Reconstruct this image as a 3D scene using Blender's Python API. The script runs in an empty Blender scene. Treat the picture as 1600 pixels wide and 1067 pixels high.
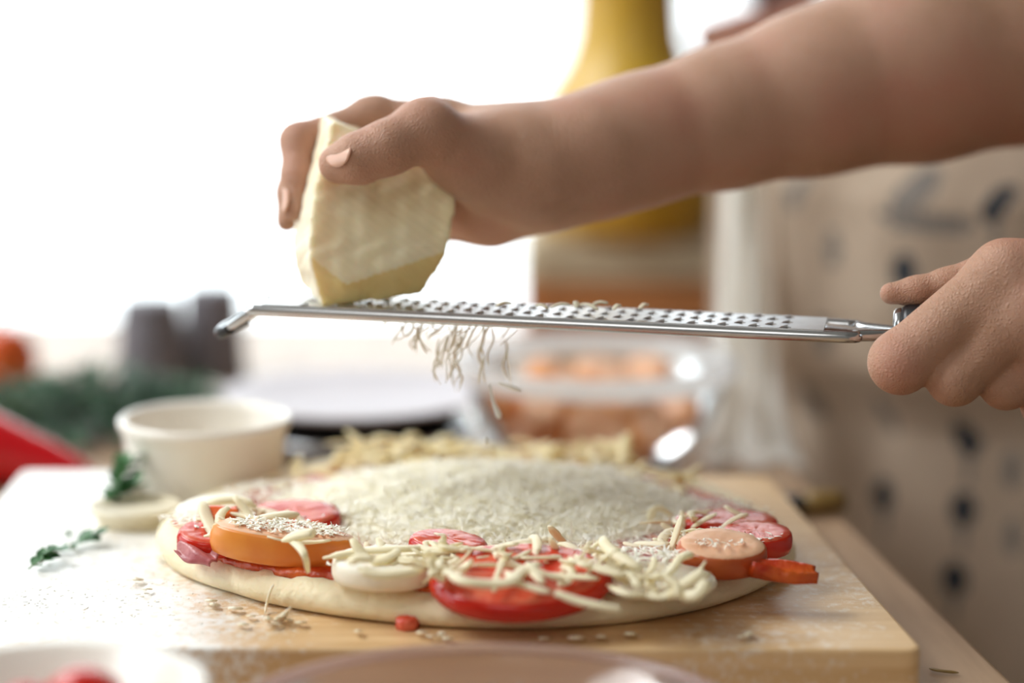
import bpy, math, random
import numpy as np
from mathutils import Vector, Matrix

rng = random.Random(7)
nrg = np.random.RandomState(11)
SC = bpy.context.scene
COL = SC.collection

# ------------------------------------------------------------------ camera, world, fill lights, exposure
TABLE_Z = 0.900
BOARD_Z = 0.922
CAM = np.array([0.0, 0.0, 1.152])
PITCH = math.radians(9.8)
FPX = 85.0 / 36.0 * 1600.0
cam_d = bpy.data.cameras.new('camera')
cam_d.lens = 85.0
cam_d.sensor_width = 36.0
cam_d.clip_start = 0.02
cam_d.dof.use_dof = True
cam_d.dof.focus_distance = 0.834
cam_d.dof.aperture_fstop = 2.8
cam_o = bpy.data.objects.new('camera', cam_d)
cam_o.location = CAM
cam_o.rotation_euler = (math.pi / 2 - PITCH, 0, 0)
COL.objects.link(cam_o)
SC.camera = cam_o

world = bpy.data.worlds.new('sky')
SC.world = world
world.use_nodes = True
wbg = world.node_tree.nodes['Background']
wbg.inputs[0].default_value = (0.90, 0.97, 1.0, 1)
wbg.inputs[1].default_value = 3.3

WIN = (-2.3, 0.85, 0.25, 2.65, 2.75)      # x0, x1, z0, z1, y of the big window
pl = bpy.data.lights.new('window_portal', 'AREA')
pl.shape = 'RECTANGLE'
pl.size = WIN[1] - WIN[0]
pl.size_y = WIN[3] - WIN[2]
pl.cycles.is_portal = True
plo = bpy.data.objects.new('window_portal', pl)
plo.location = ((WIN[0] + WIN[1]) / 2, WIN[4] + 0.10, (WIN[2] + WIN[3]) / 2)
plo.rotation_euler = (-math.pi / 2, 0, 0)
COL.objects.link(plo)

WIN2 = (-0.1, 2.4, 0.85, 2.5, -2.6)        # y0, y1, z0, z1, x of an unseen side window added for light
pl2 = bpy.data.lights.new('added_window_portal', 'AREA')
pl2.shape = 'RECTANGLE'
pl2.size = WIN2[1] - WIN2[0]
pl2.size_y = WIN2[3] - WIN2[2]
pl2.cycles.is_portal = True
plo2 = bpy.data.objects.new('added_window_portal', pl2)
plo2.location = (WIN2[4] - 0.12, (WIN2[0] + WIN2[1]) / 2, (WIN2[2] + WIN2[3]) / 2)
plo2.rotation_euler = Vector((1, 0, 0)).to_track_quat('-Z', 'Z').to_euler()
COL.objects.link(plo2)

front_fill = bpy.data.lights.new('front_fill_light', 'AREA')  # added front fill from behind the camera, no real fixture
front_fill.shape = 'DISK'
front_fill.size = 1.1
front_fill.energy = 8.0
front_fill.color = (1.0, 0.97, 0.93)
front_fill_o = bpy.data.objects.new('front_fill_light', front_fill)
front_fill_o.location = (-0.5, -0.9, 2.35)
front_fill_o.rotation_euler = (Vector((0.05, 0.9, 0.95)) - Vector(front_fill_o.location)).to_track_quat('-Z', 'Y').to_euler()
COL.objects.link(front_fill_o)

top_fill = bpy.data.lights.new('top_fill_light', 'AREA')  # added overhead fill that brightens the upward faces
top_fill.shape = 'RECTANGLE'
top_fill.size = 1.8
top_fill.size_y = 0.9
top_fill.energy = 58.0
top_fill.color = (0.95, 0.98, 1.0)
top_fill_o = bpy.data.objects.new('top_fill_light', top_fill)
top_fill_o.location = (-1.35, 1.15, 2.62)
top_fill_o.rotation_euler = (Vector((-0.05, 0.95, 0.95)) - Vector(top_fill_o.location)).to_track_quat('-Z', 'Y').to_euler()
COL.objects.link(top_fill_o)

SC.view_settings.view_transform = 'Standard'
SC.view_settings.look = 'None'
SC.view_settings.gamma = 1.0
SC.view_settings.use_curve_mapping = False
SC.view_settings.exposure = 0.0
try:
    SC.cycles.max_bounces = 14
    SC.cycles.diffuse_bounces = 12
    SC.cycles.transmission_bounces = 8
    SC.cycles.transparent_max_bounces = 12
    SC.cycles.sample_clamp_indirect = 6.0
except Exception:
    pass

# ------------------------------------------------------------------ coordinates
FW = np.array([0, math.cos(PITCH), -math.sin(PITCH)])
UP = np.array([0, math.sin(PITCH), math.cos(PITCH)])
RT = np.array([1.0, 0, 0])


def ray(px, py):
    return FW + RT * (px - 800.0) / FPX + UP * (533.5 - py) / FPX


def P(px, py, d):
    return CAM + ray(px, py) * d


def B(px, py, z=BOARD_Z):
    r = ray(px, py)
    return CAM + r * ((z - CAM[2]) / r[2])


def mpx(n, d):
    return n * d / FPX


# ------------------------------------------------------------------ materials
def new_mat(name):
    m = bpy.data.materials.new(name)
    m.use_nodes = True
    nt = m.node_tree
    bsdf = nt.nodes['Principled BSDF']
    return m, nt, bsdf


def lin(c):
    out = []
    for v in c[:3]:
        v = v / 255.0
        out.append(v / 12.92 if v <= 0.04045 else ((v + 0.055) / 1.055) ** 2.4)
    return (*out, 1)


def mat(name, rgb, rough=0.5, rgb2=None, nscale=60, bump=0.0, bscale=300, metal=0.0, sss=0.0, sssr=(0.004, 0.002, 0.001),
        spec=0.5, coat=0.0, stretch=(1, 1, 1), ramp=(0.35, 0.65), bdist=0.001, detail=4):
    m, nt, b = new_mat(name)
    b.inputs['Roughness'].default_value = rough
    b.inputs['Metallic'].default_value = metal
    b.inputs['Specular IOR Level'].default_value = spec
    b.inputs['Coat Weight'].default_value = coat
    if sss:
        b.inputs['Subsurface Weight'].default_value = sss
        b.inputs['Subsurface Radius'].default_value = (1, 0.5, 0.3)
        b.inputs['Subsurface Scale'].default_value = sssr[0]
    tc = nt.nodes.new('ShaderNodeTexCoord')
    mp = nt.nodes.new('ShaderNodeMapping')
    mp.inputs['Scale'].default_value = stretch
    nt.links.new(tc.outputs['Object'], mp.inputs[0])
    b.inputs['Base Color'].default_value = lin(rgb)
    if rgb2 is not None:
        n = nt.nodes.new('ShaderNodeTexNoise')
        n.inputs['Scale'].default_value = nscale
        n.inputs['Detail'].default_value = detail
        nt.links.new(mp.outputs[0], n.inputs['Vector'])
        r = nt.nodes.new('ShaderNodeValToRGB')
        r.color_ramp.elements[0].position = ramp[0]
        r.color_ramp.elements[1].position = ramp[1]
        r.color_ramp.elements[0].color = lin(rgb)
        r.color_ramp.elements[1].color = lin(rgb2)
        nt.links.new(n.outputs['Fac'], r.inputs[0])
        nt.links.new(r.outputs[0], b.inputs['Base Color'])
    if bump:
        n2 = nt.nodes.new('ShaderNodeTexNoise')
        n2.inputs['Scale'].default_value = bscale
        n2.inputs['Detail'].default_value = 5
        nt.links.new(mp.outputs[0], n2.inputs['Vector'])
        bp = nt.nodes.new('ShaderNodeBump')
        bp.inputs['Strength'].default_value = bump
        bp.inputs['Distance'].default_value = bdist
        nt.links.new(n2.outputs['Fac'], bp.inputs['Height'])
        nt.links.new(bp.outputs[0], b.inputs['Normal'])
    return m


def skin_mat(name, base, red, dark):
    m, nt, b = new_mat(name)
    b.inputs['Roughness'].default_value = 0.55
    b.inputs['Specular IOR Level'].default_value = 0.38
    b.inputs['Subsurface Weight'].default_value = 0.25
    b.inputs['Subsurface Radius'].default_value = (1, 0.4, 0.2)
    b.inputs['Subsurface Scale'].default_value = 0.004
    tc = nt.nodes.new('ShaderNodeTexCoord')
    n = nt.nodes.new('ShaderNodeTexNoise')
    n.inputs['Scale'].default_value = 26
    n.inputs['Detail'].default_value = 5
    nt.links.new(tc.outputs['Object'], n.inputs['Vector'])
    r = nt.nodes.new('ShaderNodeValToRGB')
    e = r.color_ramp.elements
    e[0].position = 0.30
    e[1].position = 0.72
    e[0].color = lin(dark)
    e[1].color = lin(red)
    mid = r.color_ramp.elements.new(0.5)
    mid.color = lin(base)
    nt.links.new(n.outputs['Fac'], r.inputs[0])
    nt.links.new(r.outputs[0], b.inputs['Base Color'])
    v = nt.nodes.new('ShaderNodeTexVoronoi')
    v.feature = 'DISTANCE_TO_EDGE'
    v.inputs['Scale'].default_value = 850
    nd = nt.nodes.new('ShaderNodeTexNoise')
    nd.inputs['Scale'].default_value = 220
    nt.links.new(tc.outputs['Object'], nd.inputs['Vector'])
    mx = nt.nodes.new('ShaderNodeVectorMath')
    mx.operation = 'MULTIPLY_ADD'
    mx.inputs[1].default_value = (0.004, 0.004, 0.004)
    nt.links.new(nd.outputs['Color'], mx.inputs[0])
    nt.links.new(tc.outputs['Object'], mx.inputs[2])
    nt.links.new(mx.outputs[0], v.inputs['Vector'])
    bp = nt.nodes.new('ShaderNodeBump')
    bp.inputs['Strength'].default_value = 0.65
    bp.inputs['Distance'].default_value = 0.0008
    nt.links.new(v.outputs['Distance'], bp.inputs['Height'])
    bp2 = nt.nodes.new('ShaderNodeBump')
    bp2.inputs['Strength'].default_value = 0.2
    bp2.inputs['Distance'].default_value = 0.0013
    n2 = nt.nodes.new('ShaderNodeTexNoise')
    n2.inputs['Scale'].default_value = 130
    n2.inputs['Detail'].default_value = 3
    nt.links.new(tc.outputs['Object'], n2.inputs['Vector'])
    nt.links.new(n2.outputs['Fac'], bp2.inputs['Height'])
    nt.links.new(bp.outputs[0], bp2.inputs['Normal'])
    nt.links.new(bp2.outputs[0], b.inputs['Normal'])
    return m


def wood_mat(name, c1, c2, rough, flour=None, scale=(6, 90, 90), rot=0.0, coat=0.0, spec=0.5):
    """long wood grain along local X; flour = (colour, threshold lo, hi) dusted in noisy patches"""
    m, nt, b = new_mat(name)
    b.inputs['Roughness'].default_value = rough
    b.inputs['Coat Weight'].default_value = coat
    b.inputs['Specular IOR Level'].default_value = spec
    tc = nt.nodes.new('ShaderNodeTexCoord')
    mp = nt.nodes.new('ShaderNodeMapping')
    mp.inputs['Scale'].default_value = scale
    mp.inputs['Rotation'].default_value = (0, 0, rot)
    nt.links.new(tc.outputs['Object'], mp.inputs[0])
    n = nt.nodes.new('ShaderNodeTexNoise')
    n.inputs['Scale'].default_value = 2.2
    n.inputs['Detail'].default_value = 7
    n.inputs['Distortion'].default_value = 0.6
    nt.links.new(mp.outputs[0], n.inputs['Vector'])
    r = nt.nodes.new('ShaderNodeValToRGB')
    r.color_ramp.elements[0].position = 0.3
    r.color_ramp.elements[1].position = 0.7
    r.color_ramp.elements[0].color = lin(c1)
    r.color_ramp.elements[1].color = lin(c2)
    nt.links.new(n.outputs['Fac'], r.inputs[0])
    col = r.outputs[0]
    bp = nt.nodes.new('ShaderNodeBump')
    bp.inputs['Strength'].default_value = 0.15
    bp.inputs['Distance'].default_value = 0.0006
    nt.links.new(n.outputs['Fac'], bp.inputs['Height'])
    nt.links.new(bp.outputs[0], b.inputs['Normal'])
    if flour is not None:
        big = nt.nodes.new('ShaderNodeTexNoise')
        big.inputs['Scale'].default_value = 9
        big.inputs['Detail'].default_value = 3
        nt.links.new(tc.outputs['Object'], big.inputs['Vector'])
        fine = nt.nodes.new('ShaderNodeTexNoise')
        fine.inputs['Scale'].default_value = 260
        fine.inputs['Detail'].default_value = 6
        fine.inputs['Roughness'].default_value = 0.7
        nt.links.new(tc.outputs['Object'], fine.inputs['Vector'])
        sep = nt.nodes.new('ShaderNodeSeparateXYZ')
        nt.links.new(tc.outputs['Object'], sep.inputs[0])
        # more flour towards the left end of the board (where the dough was worked)
        gx = nt.nodes.new('ShaderNodeMapRange')
        gx.inputs['From Min'].default_value = -0.03
        gx.inputs['From Max'].default_value = -0.13
        gx.inputs['To Min'].default_value = 0.0
        gx.inputs['To Max'].default_value = 0.22
        nt.links.new(sep.outputs['X'], gx.inputs['Value'])
        a1 = nt.nodes.new('ShaderNodeMath')
        a1.operation = 'MULTIPLY_ADD'
        a1.inputs[1].default_value = 0.55
        nt.links.new(big.outputs['Fac'], a1.inputs[0])
        nt.links.new(gx.outputs[0], a1.inputs[2])
        a2 = nt.nodes.new('ShaderNodeMath')
        a2.operation = 'MULTIPLY_ADD'
        a2.inputs[1].default_value = 0.5
        nt.links.new(fine.outputs['Fac'], a2.inputs[0])
        nt.links.new(a1.outputs[0], a2.inputs[2])
        r2 = nt.nodes.new('ShaderNodeValToRGB')
        r2.color_ramp.elements[0].position = flour[1]
        r2.color_ramp.elements[1].position = flour[2]
        nt.links.new(a2.outputs[0], r2.inputs[0])
        mx = nt.nodes.new('ShaderNodeMix')
        mx.data_type = 'RGBA'
        mx.inputs['B'].default_value = lin(flour[0])
        nt.links.new(r2.outputs[0], mx.inputs['Factor'])
        nt.links.new(col, mx.inputs['A'])
        col = mx.outputs['Result']
    nt.links.new(col, b.inputs['Base Color'])
    return m


def thin_glass(name, tint=(0.97, 0.985, 0.985)):
    m, nt, b = new_mat(name)
    nt.nodes.remove(b)
    out = [n for n in nt.nodes if n.type == 'OUTPUT_MATERIAL'][0]
    tr = nt.nodes.new('ShaderNodeBsdfTransparent')
    tr.inputs[0].default_value = (*tint, 1)
    gl = nt.nodes.new('ShaderNodeBsdfGlossy')
    gl.inputs['Roughness'].default_value = 0.09
    fr = nt.nodes.new('ShaderNodeFresnel')
    fr.inputs['IOR'].default_value = 1.5
    mx = nt.nodes.new('ShaderNodeMixShader')
    nt.links.new(fr.outputs[0], mx.inputs[0])
    nt.links.new(tr.outputs[0], mx.inputs[1])
    nt.links.new(gl.outputs[0], mx.inputs[2])
    nt.links.new(mx.outputs[0], out.inputs[0])
    return m


def solid_glass(name):
    m, nt, b = new_mat(name)
    b.inputs['Transmission Weight'].default_value = 1.0
    b.inputs['Roughness'].default_value = 0.22
    b.inputs['IOR'].default_value = 1.48
    b.inputs['Base Color'].default_value = (0.97, 0.99, 0.99, 1)
    return m


M = {}
M['skin'] = skin_mat('skin', (186, 144, 120), (188, 136, 114), (176, 136, 110))
M['skin2'] = skin_mat('skin_other', (206, 150, 128), (206, 140, 116), (188, 136, 112))
M['nail'] = mat('nail', (226, 178, 156), 0.25, sss=0.2)
M['board'] = wood_mat('board_wood', (198, 160, 112), (222, 190, 144), 0.36, flour=((236, 234, 228), 0.56, 0.70), scale=(5, 70, 70))
M['table'] = wood_mat('table_wood', (158, 128, 100), (196, 166, 136), 0.34, scale=(30, 4, 30))
M['wall'] = mat('wall_paint', (176, 174, 168), 0.8, (182, 180, 174), 3)
M['white_paint'] = mat('white_paint', (236, 236, 232), 0.4, (240, 240, 237), 5)
M['floor'] = wood_mat('floor_wood', (120, 88, 60), (150, 112, 80), 0.4, scale=(1, 12, 12))
M['steel'] = mat('steel', (200, 202, 204), 0.22, metal=1.0, rgb2=(182, 184, 186), nscale=40, stretch=(0.2, 5, 5))
M['blade'] = mat('blade_steel', (214, 215, 216), 0.30, metal=1.0, rgb2=(198, 199, 200), nscale=90)
M['black'] = mat('black_rubber', (18, 18, 22), 0.35, (26, 26, 30), 60)
M['cheese'] = mat('hard_cheese', (249, 238, 204), 0.42, (245, 230, 188), 45, bump=0.25, bscale=160, sss=0.35, sssr=(0.008, 0, 0))
M['cheese_cut'] = mat('hard_cheese_cut', (240, 218, 154), 0.36, (234, 206, 134), 60, bump=0.2, bscale=240, sss=0.4, sssr=(0.008, 0, 0))
M['rind'] = mat('cheese_rind', (240, 230, 206), 0.5, (232, 216, 180), 60, bump=0.3, bscale=240, sss=0.2)
M['shred'] = mat('mozzarella', (247, 236, 190), 0.38, (243, 228, 172), 70, sss=0.3, sssr=(0.004, 0, 0))
M['fine'] = mat('grated_cheese', (250, 246, 226), 0.5, (246, 240, 214), 90, sss=0.2, sssr=(0.003, 0, 0), bump=0.5, bscale=500)
M['strand'] = mat('cheese_strand', (238, 230, 208), 0.45, (230, 218, 190), 90, sss=0.2, sssr=(0.003, 0, 0))


def translucent(name, rgb, amount, rough=0.5):
    m, nt, b = new_mat(name)
    b.inputs['Base Color'].default_value = lin(rgb)
    b.inputs['Roughness'].default_value = rough
    tr = nt.nodes.new('ShaderNodeBsdfTranslucent')
    tr.inputs[0].default_value = lin(rgb)
    mx = nt.nodes.new('ShaderNodeMixShader')
    mx.inputs[0].default_value = amount
    out = [n for n in nt.nodes if n.type == 'OUTPUT_MATERIAL'][0]
    nt.links.new(b.outputs[0], mx.inputs[1])
    nt.links.new(tr.outputs[0], mx.inputs[2])
    nt.links.new(mx.outputs[0], out.inputs[0])
    return m


M['fine'] = mat('grated_cheese', (253, 251, 240), 0.5, (250, 247, 232), 90)
M['fine_bed'] = mat('grated_cheese_bed', (252, 249, 236), 0.6, bump=0.6, bscale=420)
M['shred'] = translucent('mozzarella', (251, 244, 214), 0.30, 0.4)
M['shred_yellow'] = translucent('yellow_cheese', (251, 240, 196), 0.30, 0.4)
M['dough'] = mat('dough', (238, 226, 194), 0.62, (230, 214, 176), 35, bump=0.8, bscale=240, sss=0.25, sssr=(0.006, 0, 0), bdist=0.0012)
M['sauce'] = mat('tomato_sauce', (176, 44, 14), 0.22, (204, 92, 30), 90, bump=0.7, bscale=240, bdist=0.002)
M['tomato_skin'] = mat('tomato_skin', (190, 26, 12), 0.18, (200, 42, 18), 60)
M['tomato'] = mat('tomato_flesh', (200, 50, 28), 0.25, (222, 112, 82), 130, bump=0.4, bscale=260)
M['pepper'] = mat('red_pepper', (190, 12, 22), 0.2, (206, 20, 30), 30)
M['orange_tomato'] = mat('orange_tomato', (226, 82, 24), 0.25, (214, 112, 48), 28)
M['sausage_skin'] = mat('sausage_skin', (232, 146, 58), 0.3, (218, 120, 44), 50)
M['sausage_skin_dark'] = mat('sausage_skin_dark', (196, 98, 44), 0.32, (176, 76, 32), 70)
M['sausage_skin_bowl'] = mat('sausage_skin_bowl', (228, 160, 98), 0.35, (216, 136, 72), 60)
M['sausage'] = mat('sausage_meat', (240, 192, 156), 0.45, (232, 178, 140), 120, bump=0.2, bscale=500, sss=0.2)
M['ham'] = mat('ham', (196, 120, 116), 0.32, (168, 84, 88), 120, bump=0.4, bscale=350)
M['mushroom'] = mat('mushroom', (246, 240, 224), 0.5, (238, 228, 204), 60, bump=0.25, bscale=400, sss=0.2)
M['porcelain'] = mat('porcelain', (238, 232, 222), 0.22, (234, 228, 216), 20)
M['plate'] = mat('plate_glaze', (206, 200, 204), 0.5, (198, 192, 196), 20, spec=0.25)
M['cream'] = mat('cream_ceramic', (236, 226, 200), 0.35, (228, 216, 186), 60)
M['leaf'] = mat('leaf', (40, 92, 44), 0.45, (66, 122, 58), 90)
M['leaf_dark'] = mat('leaf_dark', (26, 66, 38), 0.5, (48, 96, 54), 70)
M['stem'] = mat('stem', (96, 120, 66), 0.5, (120, 128, 80), 90)
M['grey'] = mat('grey_shaker', (112, 108, 114), 0.6, (120, 116, 122), 60)
M['pan'] = mat('pan_black', (14, 15, 18), 0.22, (22, 23, 26), 30)
M['vase'] = mat('yellow_vase', (206, 166, 58), 0.3, (192, 148, 44), 12)
M['crate'] = wood_mat('crate_wood', (176, 112, 62), (200, 138, 86), 0.45, scale=(4, 60, 60))
M['linen'] = mat('linen', (206, 192, 164), 0.8, (196, 180, 150), 60, bump=0.3, bscale=400)
M['cloth'] = mat('white_cloth', (236, 234, 230), 0.8, (228, 226, 222), 50, bump=0.2, bscale=300)
M['apron'] = mat('apron_cloth', (196, 178, 158), 0.85, (186, 168, 148), 60, bump=0.2, bscale=900)
_nt = M['apron'].node_tree
_b = _nt.nodes['Principled BSDF']
_tr = _nt.nodes.new('ShaderNodeBsdfTranslucent')
_tr.inputs[0].default_value = lin((226, 206, 182))
_mx = _nt.nodes.new('ShaderNodeMixShader')
_mx.inputs[0].default_value = 0.38
_out = [n for n in _nt.nodes if n.type == 'OUTPUT_MATERIAL'][0]
_nt.links.new(_b.outputs[0], _mx.inputs[1])
_nt.links.new(_tr.outputs[0], _mx.inputs[2])
_nt.links.new(_mx.outputs[0], _out.inputs[0])
M['print'] = mat('apron_print', (30, 34, 40), 0.85, (40, 44, 50), 60)
M['print_soft'] = mat('apron_print_soft', (124, 114, 104), 0.85, (108, 102, 96), 60)
M['shirt'] = mat('shirt_cloth', (62, 58, 70), 0.85, (54, 50, 62), 50)
M['trousers'] = mat('trousers_cloth', (44, 50, 50), 0.85, (36, 42, 42), 50)
M['navy'] = mat('navy_cloth', (34, 32, 48), 0.85, (60, 48, 92), 14)
M['brass'] = mat('olive_handle', (146, 118, 62), 0.4, (120, 94, 44), 60)
M['glass'] = thin_glass('thin_glass')
M['rim_glass'] = solid_glass('rim_glass')


def tinted_glass(name, rgb, amt):
    m = thin_glass(name)
    nt = m.node_tree
    out = [n for n in nt.nodes if n.type == 'OUTPUT_MATERIAL'][0]
    src = out.inputs[0].links[0].from_socket
    d = nt.nodes.new('ShaderNodeBsdfTranslucent')
    d.inputs[0].default_value = lin(rgb)
    d2 = nt.nodes.new('ShaderNodeBsdfDiffuse')
    d2.inputs[0].default_value = lin(rgb)
    a = nt.nodes.new('ShaderNodeMixShader')
    a.inputs[0].default_value = 0.35
    nt.links.new(d.outputs[0], a.inputs[1])
    nt.links.new(d2.outputs[0], a.inputs[2])
    b = nt.nodes.new('ShaderNodeMixShader')
    b.inputs[0].default_value = amt
    nt.links.new(src, b.inputs[1])
    nt.links.new(a.outputs[0], b.inputs[2])
    nt.links.new(b.outputs[0], out.inputs[0])
    return m


M['lit_rim_glass'] = tinted_glass('lit_rim_glass', (254, 255, 255), 0.70)  # white mixed in stands for window light caught by the clear rim
M['pink_glass'] = tinted_glass('pink_glass', (226, 196, 186), 0.40)
M['pane'] = thin_glass('pane_glass', (0.99, 0.995, 0.995))


# ------------------------------------------------------------------ mesh helpers
def link(o, parent=None):
    COL.objects.link(o)
    if parent is not None:
        o.parent = parent
    return o


def mesh_obj(name, V, F, m, parent=None, smooth=True, fm=None, loc=None):
    me = bpy.data.meshes.new(name)
    me.from_pydata([tuple(map(float, v)) for v in V], [], [tuple(int(i) for i in f) for f in F])
    ms = m if isinstance(m, (list, tuple)) else [m]
    for x in ms:
        me.materials.append(x)
    if fm is not None:
        me.polygons.foreach_set('material_index', np.asarray(fm, dtype=np.int32))
    if smooth:
        me.polygons.foreach_set('use_smooth', np.ones(len(me.polygons), dtype=bool))
    me.update()
    o = bpy.data.objects.new(name, me)
    if loc is not None:
        o.location = tuple(map(float, loc))
    return link(o, parent)


def tag(o, label, cat, group=None):
    o['label'] = label
    o['category'] = cat
    if group:
        o['group'] = group
    return o


def empty(name, loc, label, cat, group=None):
    o = bpy.data.objects.new(name, None)
    o.empty_display_size = 0.01
    o.location = tuple(map(float, loc))
    COL.objects.link(o)
    return tag(o, label, cat, group)


class MB:
    def __init__(s):
        s.V, s.F, s.M = [], [], []
        s.n = 0

    def add(s, V, F, mi=0):
        V = np.asarray(V, float)
        s.V.append(V)
        for f in F:
            s.F.append(tuple(i + s.n for i in f))
            s.M.append(mi)
        s.n += len(V)
        return s

    def box(s, a, b, mi=0):
        x0, y0, z0 = a
        x1, y1, z1 = b
        V = [(x0, y0, z0), (x1, y0, z0), (x1, y1, z0), (x0, y1, z0), (x0, y0, z1), (x1, y0, z1), (x1, y1, z1), (x0, y1, z1)]
        return s.add(V, [(3, 2, 1, 0), (4, 5, 6, 7), (0, 1, 5, 4), (1, 2, 6, 5), (2, 3, 7, 6), (3, 0, 4, 7)], mi)

    def obj(s, name, m, parent=None, smooth=True, loc=None):
        return mesh_obj(name, np.concatenate(s.V), s.F, m, parent, smooth, s.M, loc)


def lathe(profile, n=48, cap_ends=True):
    """profile = [(r, z)...]; closed at both ends by a centre fan when r == 0"""
    V, F, rings = [], [], []
    for r, z in profile:
        if r < 1e-7:
            rings.append([len(V)])
            V.append((0, 0, z))
        else:
            rings.append(list(range(len(V), len(V) + n)))
            for k in range(n):
                a = 2 * math.pi * k / n
                V.append((r * math.cos(a), r * math.sin(a), z))
    for A, C in zip(rings[:-1], rings[1:]):
        for k in range(n):
            k2 = (k + 1) % n
            if len(A) == 1 and len(C) == 1:
                continue
            if len(A) == 1:
                F.append((A[0], C[k2], C[k]))
            elif len(C) == 1:
                F.append((A[k], A[k2], C[0]))
            else:
                F.append((A[k], A[k2], C[k2], C[k]))
    return np.array(V), F


def tube(path, radii, n=8, flat=1.0, nrm=None):
    """swept tube with end caps; flat squashes the section along its second axis"""
    path = np.asarray(path, float)
    k = len(path)
    radii = np.broadcast_to(np.asarray(radii, float), (k,))
    V, F = [], []
    up = np.array([0.0, 0.0, 1.0]) if nrm is None else np.asarray(nrm, float)
    for i in range(k):
        t = path[min(i + 1, k - 1)] - path[max(i - 1, 0)]
        t = t / (np.linalg.norm(t) + 1e-12)
        a = np.cross(up, t)
        if np.linalg.norm(a) < 1e-3:
            a = np.cross(np.array([1.0, 0.2, 0]), t)
        a /= np.linalg.norm(a)
        b = np.cross(t, a)
        up = b if nrm is None else up
        for j in range(n):
            th = 2 * math.pi * j / n
            V.append(path[i] + radii[i] * (a * math.cos(th) + b * flat * math.sin(th)))
    for i in range(k - 1):
        for j in range(n):
            j2 = (j + 1) % n
            F.append((i * n + j, i * n + j2, (i + 1) * n + j2, (i + 1) * n + j))
    F.append(tuple(range(n - 1, -1, -1)))
    F.append(tuple((k - 1) * n + j for j in range(n)))
    return np.array(V), F


def catmull(pts, per=8, closed=False):
    pts = [np.asarray(p, float) for p in pts]
    n = len(pts)
    out = []
    rngi = range(n) if closed else range(n - 1)
    for i in rngi:
        p0 = pts[(i - 1) % n] if closed or i > 0 else 2 * pts[0] - pts[1]
        p1, p2 = pts[i], pts[(i + 1) % n]
        p3 = pts[(i + 2) % n] if closed or i + 2 < n else 2 * pts[-1] - pts[-2]
        for k in range(per):
            t = k / per
            out.append(0.5 * ((2 * p1) + (-p0 + p2) * t + (2 * p0 - 5 * p1 + 4 * p2 - p3) * t * t + (-p0 + 3 * p1 - 3 * p2 + p3) * t ** 3))
    if not closed:
        out.append(pts[-1])
    return np.array(out)


def rot(V, ax=(0, 0, 1), ang=0.0):
    R = np.array(Matrix.Rotation(ang, 3, Vector(ax)))
    return np.asarray(V) @ R.T


def lumpy(x, y, s=1.0, seed=0.0):
    """cheap smooth pseudo noise in -1..1"""
    return (np.sin(x * 1.7 * s + 1.3 + seed) * np.cos(y * 2.1 * s - 0.7 + seed * 1.7) + 0.6 * np.sin(x * 3.9 * s - y * 3.1 * s + 2 + seed * 2.3)
            + 0.4 * np.cos(x * 7.3 * s + y * 6.1 * s + seed * 0.9)) / 2.0


def clone(o, parent=None, loc=None, rotation=None, scale=None):
    c = o.copy()
    COL.objects.link(c)
    if parent is not None:
        c.parent = parent
    for ch in o.children:
        d = ch.copy()
        COL.objects.link(d)
        d.parent = c
    if loc is not None:
        c.location = tuple(map(float, loc))
    if rotation is not None:
        c.rotation_euler = rotation
    if scale is not None:
        c.scale = (scale,) * 3 if np.isscalar(scale) else scale
    return c


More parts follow.
